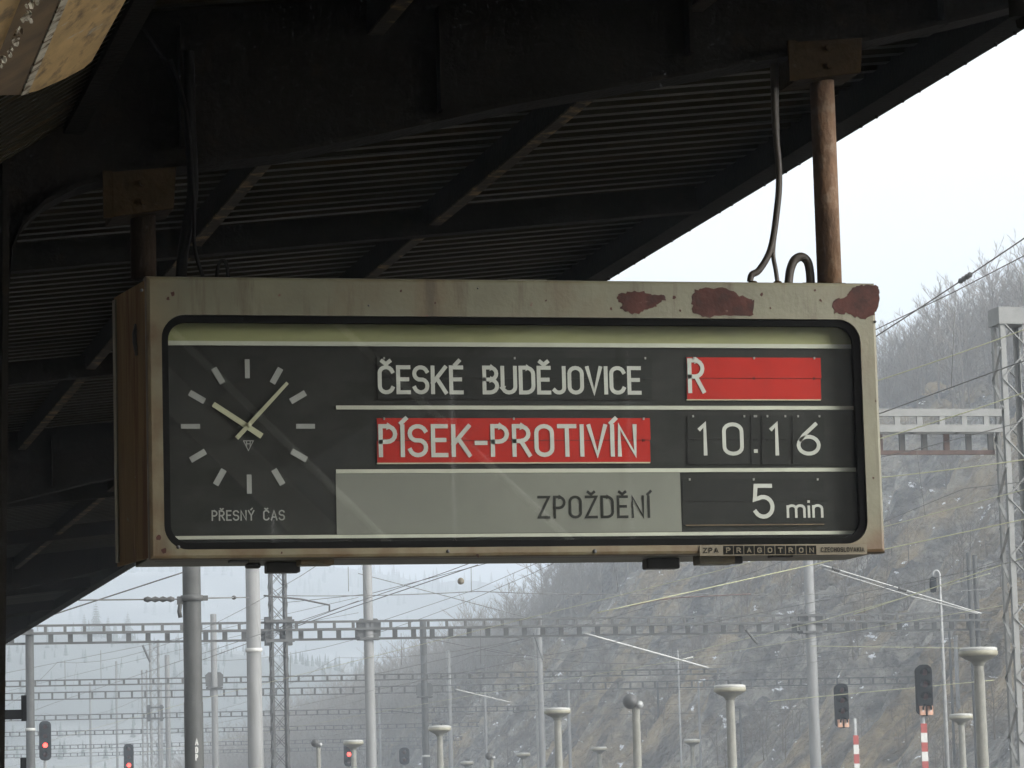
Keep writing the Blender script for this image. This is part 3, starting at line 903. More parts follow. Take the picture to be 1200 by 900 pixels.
# latches and rails under the housing
def lug(px0, px1, z0, z1, y0, y1, m, name='hinge_lug', bevel=0.004):
    a, b = S(px0, 662, y0)[0], S(px1, 662, y0)[0]
    bb(MB().box(a, b, y0, y1, z0, z1), name, m, None, bevel)
lug(313, 352, -0.030, 0.004, 0.20, 0.26, 'dark_metal')
lug(352, 392, -0.016, 0.012, 0.07, 0.15, 'rusted_paint', 'latch_plate')
lug(289, 306, -0.012, 0.004, 0.24, 0.28, 'dark_metal', 'drain_plug', 0.006)
lug(758, 797, -0.030, 0.004, 0.20, 0.26, 'dark_metal')
lug(820, 862, -0.026, 0.012, 0.07, 0.15, 'rusted_paint', 'latch_plate')
lug(861, 871, -0.024, 0.0, 0.09, 0.13, 'dark_metal', 'latch_screw', 0.004)
lug(905, 930, -0.008, 0.006, 0.04, 0.09, 'dark_metal', 'drain_slot', 0.002)
lug(270, 292, -0.006, 0.006, 0.04, 0.09, 'dark_metal', 'drain_slot', 0.002)
a, b = S(600, 325)[0], S(645, 325)[0]
bb(MB().box(a, b, 0.05, 0.12, hh, hh + 0.008), 'top_plate', 'cream_paint')
a, b = S(950, 325)[0], S(1000, 325)[0]
bb(MB().box(a, b, 0.08, 0.28, hh - 0.006, hh + 0.012), 'top_plate', 'rust_clamp')
a, b = S(145, 325)[0], S(190, 325)[0]
bb(MB().box(-hx + 0.01, -hx + 0.16, 0.10, 0.28, hh - 0.006, hh + 0.010), 'top_plate', 'rust_clamp')

#@@HANGERS
# hanger posts: pipe with a boxed clamp gripping the girder's flange
def hanger(px, pm, cx0, cx1, cz0, cz1, label):
    Yp = GY
    x = at(px, 300, Yp).x
    h = empty('hanger_post', (x, Yp, BZ1), label, 'post', 'posts that carry the departure board')
    MB().lathe([(0.0, 0.008), (0.041, 0.008), (0.041, cz0 + 0.03 - BZ1), (0.0, cz0 + 0.03 - BZ1)], (0, 0, 0), 20).build('pipe', pm, h)
    b = MB()
    t = 0.008
    X0, X1, z0, z1 = cx0 - x, cx1 - x, cz0 - BZ1, cz1 - BZ1
    b.prism([(X0, z0), (X1, z0 + 0.03), (X1 + 0.01, z1 + 0.02), (X0, z1)], -0.10, -0.10 + t)
    b.prism([(X0, z0), (X1, z0 + 0.03), (X1 + 0.01, z1 + 0.02), (X0, z1)], 0.10 - t, 0.10)
    b.prism([(X0, z0), (X1, z0 + 0.03), (X1, z0 + 0.038), (X0, z0 + 0.008)], -0.10 + t, 0.10 - t)
    b.prism([(X0, z0 + 0.008), (X0 + t, z0 + 0.009), (X0 + t, z1), (X0, z1)], -0.10 + t, 0.10 - t)
    c = b.build('clamp', 'rust_clamp', h, 0.003)
    MB().box(X0 - 0.03, X0 - 0.001, -0.115, -0.101, z0 - 0.006, z1).build('clamp_ear', 'rust_clamp', c)
    for dz in (0.03, 0.09):
        MB().lathe([(0, -0.112), (0.011, -0.112), (0.011, -0.1005)], ((X0 + X1) / 2, 0, z0 + dz + 0.02), 6, axis='y', smooth=False).build('bolt', 'rust_clamp', c)
hanger(168, 'shaded_pipe', 1.268, 1.463, 3.535, 3.68, 'rusty pipe post and clamp at the clock end of the board')
hanger(971, 'rust_pipe', 3.553, 3.779, 4.03, 4.16, 'brown rusty pipe post against the sky at the right end of the board')
# cables
def cable(name, pts, r, m, label, cat='cable', group=None, n=8):
    P = [Vector(p) for p in pts]
    out_ = []
    for i in range(len(P) - 1):
        p0, p1, p2, p3 = P[max(i - 1, 0)], P[i], P[i + 1], P[min(i + 2, len(P) - 1)]
        for k in range(6):
            t = k / 6
            out_.append(0.5 * ((2 * p1) + (p2 - p0) * t + (2 * p0 - 5 * p1 + 4 * p2 - p3) * t * t + (3 * p1 - p0 - 3 * p2 + p3) * t ** 3))
    out_.append(P[-1])
    c = P[0]
    mb = MB().tube([p - c for p in out_], r, n)
    o = mb.build(name, m)
    o.location = c
    return tag(o, label, cat, group)
YC = GY + 0.02
q = lambda x, y, Y=YC: at(x, y, Y)
cable('power_cable', [q(903, -30), q(906, 60), q(908, 140), q(913, 205), q(910, 250), q(903, 292), q(890, 316), q(881, 322), q(879, 330)], 0.0115, 'cable_brown', 'thick dark cable dropping beside the right post, bending left onto the board')
cable('power_cable', [q(909, 40), q(910, 120), q(912, 215), q(909, 262), q(906, 296), q(909, 316), q(911, 330)], 0.008, 'cable_brown', 'thinner straight cable running down beside the right post to the board')
for x in (882, 911):
    p = q(x, 326)
    g_ = MB().lathe([(0.0, 0.026), (0.012, 0.024), (0.020, 0.014), (0.024, 0.0), (0.024, -0.01)], (p.x - BO.x, 0.14, hh), 12)
    bb(g_, 'cable_gland', 'rust_clamp')
cable('conduit_loop', [q(924, 333), q(926, 317), q(931, 305), q(939, 301), q(946, 306), q(949, 318), q(950, 333)], 0.015, 'cable_brown', 'short dark conduit arched like a hook beside the right post foot', 'conduit')
cable('power_cable', [q(221, 60, GY - .11), q(223, 150, GY - .11), q(226, 220, GY - .1), q(220, 262, GY - .06), q(214, 300), q(212, 332)], 0.018, 'cable_black', 'thick black cable hanging near the left post behind the clock end', )
cable('power_cable', [q(200, 70, GY - .12), q(218, 130, GY - .13), q(227, 235, GY - .12), q(228, 290, GY - .03), q(240, 330, GY - .03)], 0.006, 'cable_black', 'thin black cable fanning out rightwards near the left post')
cable('conduit_loop', [q(253, 334), q(255, 315), q(259, 306), q(265, 309), q(269, 334)], 0.006, 'cable_black', 'small black wire loop standing on the board top above the clock', 'conduit')
cable('power_cable', [q(150, 15, GY - .04), q(175, 45, GY - .04), q(195, 75, GY - .04), q(208, 105, GY - .06), q(221, 135, GY - .10)], 0.008, 'cable_black', 'slack black cable crossing the dark girder above the clock end')

# ------------------------------------------------------------------ masts, gantries, lamps, signals of the yard
def gy(px, py, z):
    return at_z(px, py, z).y
ZB = 7.6                                         # underside of the portal beams
YN = gy(1100, 529, ZB)
Y2 = gy(100, 753, ZB)
Y3 = gy(100, 803, ZB)
Y4 = gy(100, 819, ZB)
Y5 = gy(100, 843, ZB)
Y6 = gy(100, 861, ZB)
Y7 = gy(100, 877, ZB)
Y8 = gy(100, 886, ZB)
def X_at(px, Y, py=790):
    return at(px, py, Y).x
def z_at(px, py, Y):
    return at(px, py, Y).z

def beam(name, x0, x1, Y, zb, h, kind, label, m, pitch=0.66, single=False, rust=False):
    c = Vector(((x0 + x1) / 2, Y, zb))
    g = empty(name, c, label, 'gantry', 'portal beams across the tracks')
    hw = (x1 - x0) / 2
    def ch(y, z, w, mm):
        MB().box(-hw, hw, y - w / 2, y + w / 2, z - w / 2, z + w / 2 + (0.055 if kind == 'near' and y < 0 else 0)).build('chord', mm, g)
    w = 0.075 if not single else 0.06
    if single:
        ch(0, 0, w, m); ch(0, h, w, m)
        b = MB()
        x = -hw + 0.2
        while x < hw:
            b.box(x - 0.05, x + 0.05, -0.02, 0.02, w / 2, h - w / 2)
            x += pitch
        b.build('battens', m, g, kind='stuff')
        return g
    zm = h * 0.56
    ch(0.2, 0, w, 'gantry_rust' if rust else m); ch(-0.2, zm, w, m); ch(-0.2, h, w, m); ch(0.2, zm, w * 0.8, m)
    n = int(2 * hw / pitch)
    up_, lo_ = MB(), MB()
    for i in range(n):
        x = -hw + 0.2 + i * pitch
        for mb, dx, y, z0, z1, bw in ((up_, 0, -0.2, zm + w / 2, h - w / 2, 0.05), (lo_, 0.22, 0.2, w / 2, zm - w * 0.4, 0.085 if kind != 'near' else 0.05)):
            if kind == 'near':
                k = MB().box(x + dx - bw, x + dx + bw, y - 0.025, y + 0.025, z0, z1)
                k.build('batten', ('gantry_rust' if (mb is lo_ and i % 3 == 1) else 'gantry_steel' if mb is lo_ else m), g)
            else:
                mb.box(x + dx - bw, x + dx + bw, y - 0.025, y + 0.025, z0, z1)
        if i % 2 == 0:
            lo_.bar((x, -0.2, zm), (x, 0.2, zm), 0.04)
            if kind == 'near' and i < 0:
                pass
    if kind != 'near':
        up_.build('battens', m, g, kind='stuff')
    lo_.build('lower_battens', m, g, kind='stuff')
    return g

def mast(px, Y, top, r0, r1, m, label, name='mast', base=-0.6, band=None, collar=None, py=790, group='line masts of the yard'):
    p = at(px, py, Y)
    o = empty(name, (p.x, Y, base), label, 'mast', group)
    H = top - base
    MB().lathe([(r0, 0), (r0 * 0.7 + r1 * 0.3, H * 0.3), (r1, H), (r1 * 0.7, H + 0.02), (0, H + 0.02)], n=18).build('shaft', m, o)
    if band is not None:
        rr = r0 + (r1 - r0) * (band - base) / H
        MB().lathe([(rr, -0.05), (rr + 0.025, -0.045), (rr + 0.025, 0.045), (rr, 0.05)], (0, 0, band - base), 18).build('band', 'sig_white_paint', o)
    if collar is not None:
        rr = r0 + (r1 - r0) * (collar - base) / H
        c = MB()
        c.box(-rr - 0.2, rr + 0.2, -0.26, 0.26, collar - base - 0.06, collar - base + 0.02)
        for s in (-1, 1):
            c.prism([(s * rr, 0), (s * (rr + 0.24), 0.06), (s * (rr + 0.26), 0.55), (s * (rr + 0.12), 0.68), (s * rr, 0.68)], -0.05, 0.05)
            c.v[-10:] = [(x, y, z + collar - base) for x, y, z in c.v[-10:]]
        c.build('clamp', 'gantry_steel', o)
    return o

def lattice(px, Y, top, w, m, label, d=None, base=-0.6, leg=0.07, brace=0.035, step=0.75, collar=None, cap=False, py=790, split=False):
    p = at(px, py, Y)
    d = d or w
    o = empty('lattice_mast', (p.x, Y, base), label, 'mast', 'lattice masts of the yard')
    H = top - base
    cs = [(-w / 2, -d / 2), (w / 2, -d / 2), (w / 2, d / 2), (-w / 2, d / 2)]
    for x, y in cs:
        sx, sy = (1 if x < 0 else -1), (1 if y < 0 else -1)
        t = leg * 0.16
        lg = MB()
        lg.box(min(x, x + sx * leg), max(x, x + sx * leg), min(y, y + sy * t), max(y, y + sy * t), 0, H)
        lg.box(min(x, x + sx * t), max(x, x + sx * t), min(y + sy * t, y + sy * leg), max(y + sy * t, y + sy * leg), 0, H)
        lg.build('leg', m, o)
    z = 0.1
    k = 0
    joined = MB()
    while z < H - 0.1:
        z2 = min(z + step, H - 0.05)
        for i in range(4):
            (x0, y0), (x1, y1) = cs[i], cs[(i + 1) % 4]
            for a, b_ in ((((x0, y0, z), (x1, y1, z2)), ((x1, y1, z), (x0, y0, z2)))[k % 2:k % 2 + 1] if split else (((x0, y0, z), (x1, y1, z2)), ((x1, y1, z), (x0, y0, z2)))):
                if split and i in (0, 3) and z + base > 1.2:
                    MB().bar(a, b_, brace, brace * 0.4).build('brace', m, o)
                else:
                    joined.bar(a, b_, brace, brace * 0.4)
        z = z2
        k += 1
    joined.build('bracing', m, o, kind='stuff')
    if cap:
        MB().box(-w / 2 - 0.03, w / 2 + 0.03, -d / 2 - 0.03, d / 2 + 0.03, H - 0.30, H).build('cap_plate', m, o)
    if collar is not None:
        c = MB()
        for zz in (collar - base - 0.05, collar - base + 0.62):
            c.box(-w / 2 - 0.22, w / 2 + 0.22, -d / 2 - 0.09, -d / 2 - 0.01, zz - 0.05, zz + 0.05)
        for s in (-1, 1):
            c.box(s * (w / 2 + 0.10) - 0.09, s * (w / 2 + 0.10) + 0.09, -0.12, 0.12, collar - base - 0.2, collar - base + 0.78)
        c.build('clamp', 'gantry_steel', o)
    return o

# near portal: dark round mast at the left, lattice tower at the right
tw = X_at(1192, YN, 600)
lattice(1192, YN, z_at(1185, 362, YN), 0.50, 'gantry_pale', 'tall pale lattice tower carrying the nearest gantry at right edge', 0.46, leg=0.095, brace=0.05, step=0.52, cap=True, py=600, split=True)
dm = mast(226, YN, 9.3, 0.155, 0.148, 'mast_dark', 'thick dark round mast under the clock end, white letters low on it', py=780)
xl = dm.location.x
beam('gantry_beam', xl + 0.18, tw - 0.30, YN, ZB, z_at(1100, 487, YN) - ZB, 'near', 'nearest pale gantry beam with rusty lower chord beside the board', 'gantry_pale', rust=True, pitch=0.41)
# sleeve, clamp and stencilled letters of the dark mast
s_ = z_at(227, 822, YN) + 0.6
MB().lathe([(0.15, s_ - 2.2), (0.158, s_ - 2.15), (0.158, s_ - 0.02), (0.146, s_ + 0.02)], n=18).build('sleeve', 'mast_dark', dm)
c_ = z_at(227, 701, YN) + 0.6
MB().lathe([(0.150, c_ - 0.05), (0.185, c_ - 0.045), (0.185, c_ + 0.045), (0.150, c_ + 0.05)], n=18).box(-0.24, -0.15, -0.05, 0.05, c_ - 0.1, c_ + 0.03).box(0.15, 0.26, -0.05, 0.05, c_ - 0.04, c_ + 0.04).tube([(-0.2, -0.06, c_ - 0.1), (-0.22, -0.06, c_ - 0.22), (-0.2, -0.06, c_ - 0.32)], 0.035, 6).build('clamp', 'gantry_steel', dm)
def stencil(ch, px, py0, py1, Y, parent, r):
    p0, p1 = at(px, py0, Y - r), at(px, py1, Y - r)
    h = abs(p0.z - p1.z)
    mb = MB()
    w, st = G[ch]
    lx = p0.x - parent.location.x
    for i, s in enumerate(st):
        pts = [((q_[0] - w / 2) * h * 0.8 + lx, q_[1] * h + min(p0.z, p1.z) + 0.6) for q_ in s]
        sub = MB()
        pen(sub, pts, 0.02, 0)
        mb.add([(x, -math.sqrt(max(0.0, (r + 0.004 + 0.0006 * i) ** 2 - x * x)), z) for x, y, z in sub.v], sub.f)
    mb.build('stencilled_letter', 'sig_white_paint', parent, fix=False)
stencil('A', 230.5, 866, 872.5, YN, dm, 0.16)
stencil('D', 230.5, 876, 882, YN, dm, 0.16)
stencil('P', 230.5, 884.5, 890.5, YN, dm, 0.16)

YW = 82.0
mast(298, YW, 10.6, 0.205, 0.16, 'mast_white', 'thick white concrete mast with a pale ring, below the board left of centre', band=z_at(298, 762, YW))
lattice(327, Y2, 13.0, 0.56, 'gantry_steel', 'slim grey lattice mast clamped to the second gantry beside the white mast', leg=0.075, brace=0.04, step=0.62, collar=ZB)
mast(433, Y2, 13.0, 0.20, 0.15, 'mast_white', 'tall pale mast crossing the second gantry below the board centre-left', collar=ZB)
mast(952, Y2, 13.0, 0.21, 0.17, 'mast_white', 'tall pale grey mast before the rocky slope below the board right end', collar=ZB)
mast(35, Y2, z_at(33, 738, Y2), 0.165, 0.14, 'mast_dark', 'dark mast with a pale band at far left edge below canopy', band=z_at(36, 855, Y2))
mast(1139, Y2, z_at(1139, 648, Y2), 0.10, 0.09, 'mast_dark', 'dark thin mast, left of a pair at the second gantry end', py=740)
mast(1146, Y2 + 0.4, z_at(1146, 650, Y2), 0.10, 0.09, 'mast_dark', 'dark thin mast, right of a pair at the second gantry end', py=740)
beam('gantry_beam', X_at(-70, Y2), X_at(1163, Y2), Y2, ZB, z_at(100, 733, Y2) - ZB, 'far', 'long grey box gantry beam spanning the whole view below the board', 'gantry_steel')
beam('gantry_beam', X_at(-70, Y3), X_at(850, Y3), Y3, ZB, 0.24, 'far', 'thin gantry beam, first below the long box beam, behind pale mast', 'gantry_steel', single=True)
beam('gantry_beam', X_at(-70, Y4), X_at(1075, Y4), Y4, ZB, 0.34, 'far', 'gantry beam, second below the long box beam, clamped to dark mast', 'gantry_steel', single=True)
beam('gantry_beam', X_at(-70, Y5), X_at(640, Y5), Y5, ZB, 0.28, 'far', 'hazy gantry beam, third below the long box beam', 'gantry_steel', single=True)
beam('gantry_beam', X_at(-70, Y6), X_at(560, Y6), Y6, ZB, 0.28, 'far', 'hazy gantry beam, fourth below the long box beam', 'gantry_steel', single=True)
beam('gantry_beam', X_at(-70, Y7), X_at(540, Y7), Y7, ZB, 0.30, 'far', 'faint gantry beam, second lowest of those at left', 'gantry_steel', single=True)
beam('gantry_beam', X_at(-70, Y8), X_at(520, Y8), Y8, ZB, 0.30, 'far', 'faintest and lowest gantry beam at left', 'gantry_steel', single=True)
mast(251, Y3, z_at(251, 720, Y3), 0.165, 0.14, 'mast_white', 'pale mast with a clamp, between the dark and the thick white mast', collar=ZB - 0.2)
mast(497, Y4, z_at(497, 727, Y4), 0.20, 0.165, 'mast_dark', 'dark grey mast right of the pale one, clamped to lower gantry', collar=ZB - 0.2, band=z_at(500, 886, Y4))
mast(526, Y5, z_at(526, 763, Y5), 0.17, 0.12, 'mast_white', 'slender pale mast topped by a crossarm, right of the dark mast')
p = at(526, 763, Y5)
mast(633, Y3, z_at(633, 722, Y3), 0.16, 0.13, 'mast_white', 'pale mast before the wooded hill near the picture centre')
lattice(629, Y3 + 0.5, z_at(628, 735, Y3), 0.16, 'wire_bright', 'thin bright lattice mast hugging the pale mast before the wooded hill', leg=0.04, brace=0.025, step=0.3, collar=None)
lattice(181, Y5, z_at(180, 750, Y5), 0.55, 'galvanised', 'hazy lattice mast at left with the widest girth', leg=0.08, brace=0.05, step=0.7, collar=ZB)
lattice(169, Y6, z_at(169, 785, Y6), 0.4, 'galvanised', 'faint lattice mast, leftmost of the hazy group', leg=0.07, brace=0.04, step=0.7)
mast(196, Y5 + 3, z_at(197, 765, Y5), 0.18, 0.15, 'mast_white', 'hazy pale mast right of the hazy lattice mast at left')
mast(188, Y7, z_at(188, 800, Y7), 0.16, 0.13, 'mast_white', 'faint pale mast behind the hazy lattice mast at left')
for px, py, Y, r, m, lab in ((569, 806, Y5, .11, 'mast_white', 'thin pale mast between dark mast and picture centre'), (667, 800, Y5 - 12, .11, 'mast_white', 'thin pale mast right of the centre platform lamp'), (797, 762, Y4, .06, 'galvanised', 'very thin tall lamp pole before the wooded hill right of centre'), (820, 800, Y5, .09, 'mast_white', 'thin pale mast left of the right-hand platform lamp'), (1117, 738, Y4, .08, 'mast_dark', 'thin dark mast left of the front platform lamp'), (1124, 745, Y4 + 4, .13, 'mast_white', 'pale mast just left of the front platform lamp'), (868, 830, Y5 - 20, .09, 'mast_dark', 'thin dark post right of the right-hand platform lamp'), (876, 858, Y6, .10, 'mast_white', 'short pale post beside the thin dark post'), (137, 775, Y8, .13, 'mast_white', 'faintest pale mast at far left'), (106, 800, Y8, .13, 'mast_white', 'faint short mast left of the faintest pale mast'), (445, 800, Y7, .12, 'mast_white', 'faint mast just right of the pale centre-left mast'), (772, 800, Y6, .10, 'mast_dark', 'faint dark post before the wooded hill')):
    mast(px, Y, z_at(px, py, Y), r, r * 0.8, m, lab, py=850)

# mushroom platform lamps
def lamp(px, py, wpx, label, pole=0.085):
    D = F * 0.70 / wpx
    d = ray(px, py)
    p = EYE + d * (D / d.dot(FW))
    o = empty('platform_lamp', (p.x, p.y, -0.6), label, 'lamp', 'mushroom lamps on the platforms')
    H = p.z + 0.6
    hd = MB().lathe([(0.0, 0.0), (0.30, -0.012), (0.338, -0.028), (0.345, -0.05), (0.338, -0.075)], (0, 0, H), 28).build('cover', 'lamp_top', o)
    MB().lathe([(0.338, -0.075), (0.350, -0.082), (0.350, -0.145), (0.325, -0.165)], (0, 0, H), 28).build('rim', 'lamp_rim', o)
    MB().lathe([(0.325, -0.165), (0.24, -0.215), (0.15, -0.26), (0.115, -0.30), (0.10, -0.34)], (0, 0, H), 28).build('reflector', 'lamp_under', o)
    MB().lathe([(pole, H - 0.34), (pole * 1.1, H - 0.5), (pole * 1.5, 0)], n=16).build('pole', 'concrete', o)
for a in ((1146, 758, 46, 'largest mushroom platform lamp, next to the right lattice tower'), (855, 802, 38, 'mushroom platform lamp left of the pale mast before the slope'), (653, 829, 31.5, 'mushroom platform lamp before the wooded hill near picture centre'), (515, 850, 27, 'mushroom platform lamp beside the dark mast'), (1126, 836, 28, 'mushroom platform lamp low behind the largest one'), (811, 866, 19, 'small mushroom lamp left of the right-hand platform lamp'), (702, 875, 18.5, 'small mushroom lamp left of the round floodlight'), (613, 882, 17, 'small mushroom lamp left of the centre platform lamp'), (414, 867, 24, 'mushroom lamp above a dark signal left of the pale mast'), (547, 892, 16, 'smallest mushroom lamp at the bottom edge, yellowish')):
    lamp(*a)

# signals
def signal(px, py0, wpx, hpx, D, label, lit=None, lit_py=None, boxes=False, post=None):
    d = ray(px, py0 + hpx / 2)
    p = EYE + d * (D / d.dot(FW))
    o = empty('railway_signal', (p.x, p.y, -0.6), label, 'signal', 'light signals in the yard')
    w, h = wpx / F * D, hpx / F * D
    zc = p.z + 0.6
    r = w * 0.38
    hull = rrect(-w / 2, w / 2, zc - h / 2, zc + h / 2, r, 5)
    hd = MB().prism(hull, 0, 0.05).prism(rrect(-w * .42, w * .42, zc - h * .47, zc + h * .47, r * .8, 5), 0.05, 0.22).build('head', 'signal_black', o)
    n = max(2, int(round(h / w / 0.9)))
    for k in range(n):
        z = zc + h / 2 - (k + 0.62) * h / (n + 0.25)
        lr = w * 0.20
        on = lit is not None and k == lit
        MB().lathe([(0.0, -0.012), (lr, -0.008), (lr, 0.0)], (0, 0, z), 14, axis='y').build('lens', 'lens_red' if on else 'lens_dark', hd)
        hv, hf = [], []
        for j in range(11):
            a = math.radians(-20 + 220 * j / 10)
            for y, rr in ((0.0, 1.3), (-0.16, 1.25), (0.0, 1.45), (-0.16, 1.40)):
                hv.append((lr * rr * math.cos(a), y, z + lr * rr * math.sin(a)))
            if j:
                b0, b1 = (j - 1) * 4, j * 4
                hf += [(b0, b0 + 1, b1 + 1, b1), (b0 + 2, b1 + 2, b1 + 3, b0 + 3), (b0 + 1, b0 + 3, b1 + 3, b1 + 1)]
        MB().add(hv, hf).build('hood', 'signal_black', hd)
    if boxes:
        for s in (-1, 1):
            MB().box(s * w * 0.25 - w * .17, s * w * 0.25 + w * .17, -0.06, -0.002, zc - h / 2 + 0.02, zc - h / 2 + w * 0.62).build('number_plate', 'sig_orange', hd, 0.004)
            MB().box(s * w * 0.25 - w * .03, s * w * 0.25 + w * .05, -0.066, -0.061, zc - h / 2 + 0.10, zc - h / 2 + w * 0.48).build('numeral', 'sig_white_paint', hd)
    dx = 0.0
    if post is not None:
        dd = ray(post, py0 + hpx + 20)
        dx = (EYE + dd * (D / dd.dot(FW))).x - p.x
    zt = zc - h / 2 + 0.05
    y0 = 0.14 if post is None else 0.10
    MB().lathe([(0.055, 0), (0.055, zt + 0.2), (0, zt + 0.2)], (dx, y0, 0), 12).build('post', 'galvanised', o)
    if post is not None:
        zz = zt - 0.02 - 10 / F * D
        k = 0
        while zz > 0.3:
            q0 = 11 / F * D
            MB().box(dx - 0.075, dx + 0.075, y0 - 0.075, y0 - 0.058, zz - q0, zz - 0.002).build('stripe', 'sig_red_paint' if k % 2 == 0 else 'sig_white_paint', o)
            zz -= q0
            k += 1
    return o
signal(987, 801, 16, 52, 92, 'tall black signal before the slope, on red-white post, farther one', None, None, True, 1003)
signal(1084, 779, 19, 60, 78, 'tall black signal on red-white post nearest the largest lamp', None, None, True, 1081)
signal(53, 845, 14, 46, 120, 'black signal showing red beside the far left mast', 2)
signal(151, 872, 11.5, 40, 150, 'black signal showing red, second from the left edge', 2)
signal(409, 870, 12, 28, 150, 'small black signal showing red left of the pale mast', 1)
signal(474, 876, 12, 20, 170, 'small unlit dark signal left of the dark mast')
# curved street lamp, round floodlight, far-left bracket
def curved_lamp():
    Y = 100.0
    p = at(1102, 700, Y)
    o = empty('curved_lamp_post', (p.x, Y, -0.6), 'thin grey lamp post with a hooked top before the rocky slope', 'lamp post')
    zt = z_at(1101, 664, Y) + 0.6
    pts = [(0, 0, 0), (0, 0, zt - 0.25)] + [(-0.11 + 0.11 * math.cos(a), 0, zt - 0.25 + 0.13 * math.sin(a)) for a in (0.5, 1.0, 1.57, 2.1, 2.7)] + [(-0.22, 0, zt - 0.32)]
    MB().tube(pts, [0.09, 0.045] + [0.04] * 5 + [0.035], 8).build('pole', 'galvanised', o)
    MB().lathe([(0.03, 0.05), (0.10, 0.0), (0.115, -0.25), (0.09, -0.42), (0, -0.45)], (-0.22, 0, zt - 0.36), 12).build('lantern', 'signal_black', o)
curved_lamp()
def flood(px, py, D, label, s=1.0):
    d = ray(px, py)
    p = EYE + d * (D / d.dot(FW))
    o = empty('floodlight', (p.x, p.y, -0.6), label, 'floodlight')
    H = p.z + 0.6
    MB().lathe([(0.12 * s, 0), (0.09 * s, H - 0.2 * s), (0.10 * s, H - 0.05 * s), (0, H)], (0, 0, 0), 14).build('pole', 'concrete', o)
    hd = MB().lathe([(0.0, -0.14 * s), (0.10 * s, -0.13 * s), (0.17 * s, 0.0), (0.175 * s, 0.10 * s), (0.15 * s, 0.12 * s), (0, 0.10 * s)], (-0.12 * s, -0.05, H + 0.08 * s), 18, axis='y').build('head', 'dark_metal', o)
    MB().lathe([(0.0, -0.10), (0.085 * s, -0.09), (0.085 * s, 0.02), (0, 0.03)], (0.06 * s, -0.05, H), 14, axis='y').build('gear_box', 'galvanised', o)
flood(745, 826, 78, 'round dark floodlight on a pale pole before the wooded hill')
flood(373, 873, 105, 'small round floodlight right of the slim lattice mast', 0.75)
flood(576, 888, 110, 'small dark floodlight near the small mushroom lamp', 0.7)
bk = at(10, 836, 30)
o = empty('sign_bracket', (bk.x - 0.35, 30, 0), 'black bracket arm poking in at the left edge below the canopy', 'bracket')
MB().box(0.22, 0.50, -0.05, 0.05, z_at(10, 843, 30), z_at(10, 832, 30)).build('arm', 'signal_black', o)
ex = at(28, 830, 30).x - o.location.x
MB().box(ex - 0.018, ex + 0.018, -0.06, 0.06, z_at(28, 845, 30), z_at(28, 815, 30)).build('end_plate', 'signal_black', o)
MB().box(ex - 0.030, ex + 0.012, -0.06, 0.06, 0, z_at(28, 888, 30)).build('lower_plate', 'signal_black', o)
MB().box(0.18, 0.22, -0.06, 0.06, 0, z_at(10, 832, 30) + 0.3).build('post', 'signal_black', o)

#@@WIRES
# ------------------------------------------------------------------ wires
def wire(pts, r, m, label, sag=0.0, name='wire', group='overhead wires', n=5, ins=()):
    """pts: (px, py, Y) survey points; ins: (fraction, length, radius) insulators along the first span"""
    P = [at(x, y, Y) for x, y, Y in pts]
    out_ = []
    for i in range(len(P) - 1):
        for k in range(8):
            t = k / 8
            p_ = P[i].lerp(P[i + 1], t)
            p_.z -= sag * 4 * t * (1 - t)
            out_.append(p_)
    out_.append(P[-1])
    c = P[0].copy()
    if ins:
        o = empty(name, c, label, 'wire', group)
        MB().tube([p_ - c for p_ in out_], r, n).build('line', m, o)
        for fr, ln, rr in ins:
            a = P[0].lerp(P[-1], fr) - c
            a.z -= sag * 4 * fr * (1 - fr)
            d = (P[-1] - P[0]).normalized()
            prof, kk = [], 9
            pts_, rs_ = [], []
            for j in range(kk):
                pts_.append(a + d * ln * (j / (kk - 1) - 0.5))
                rs_.append(rr if j % 2 else rr * 0.55)
            MB().tube(pts_, rs_, 8).build('insulator', 'dark_metal', o)
        return o
    o = MB().tube([p_ - c for p_ in out_], r, n).build(name, m)
    o.location = c
    return tag(o, label, 'wire', group)
wire([(1000, 411, 50), (1240, 252, 44)], 0.011, 'wire', 'highest dark wire right of the board, with a thick insulator on it', ins=((0.573, 0.36, 0.045),), sag=0.02)
wire([(1000, 455, 50), (1240, 371, 46)], 0.009, 'wire_pale', 'pale wire right of the board, second highest', sag=0.03)
wire([(1000, 523, 50), (1240, 446, 46)], 0.009, 'wire_pale', 'pale wire crossing the nearest gantry beside the board', sag=0.03)
wire([(1000, 563, 52), (1240, 533, 48)], 0.010, 'wire_pale', 'pale wire just below the nearest gantry beside the board', sag=0.02)
wire([(700, 718, 56), (960, 660, 55), (1240, 600, 52)], 0.009, 'wire_pale', 'pale wire rising across the slope from under the board right end')
wire([(1000, 720, 70), (1240, 640, 62)], 0.010, 'wire_pale', 'pale wire rising past the hooked lamp post')
wire([(20, 734, 64), (226, 667, 62)], 0.013, 'wire', 'dark wire slanting up to the dark mast under canopy edge')
wire([(60, 703.5, YN + .3), (222, 702, YN - .05)], 0.012, 'wire', 'horizontal span wire left of the dark mast', ins=((0.78, 0.5, 0.05),))
wire([(231, 701, YN - .05), (292, 700, YW - .2)], 0.014, 'wire', 'span wire between the dark mast and thick white mast', ins=((0.62, 0.55, 0.045),))
wire([(309, 698, YW), (352, 702, YW), (386, 709, YW), (386, 716, YW)], 0.022, 'gantry_steel', 'bent cantilever arm right of the thick white mast', name='cantilever_arm')
wire([(330, 698, Y2 - 5), (560, 693, Y2 - 5), (800, 696, Y2 - 5), (1010, 694, Y2 - 5), (1160, 690, Y2 - 5)], 0.014, 'wire', 'long horizontal span wire just under the board', sag=0.06)
wire([(335, 738, 120), (560, 662, 105)], 0.016, 'wire', 'dark wire slanting up to the board bottom near centre-left')
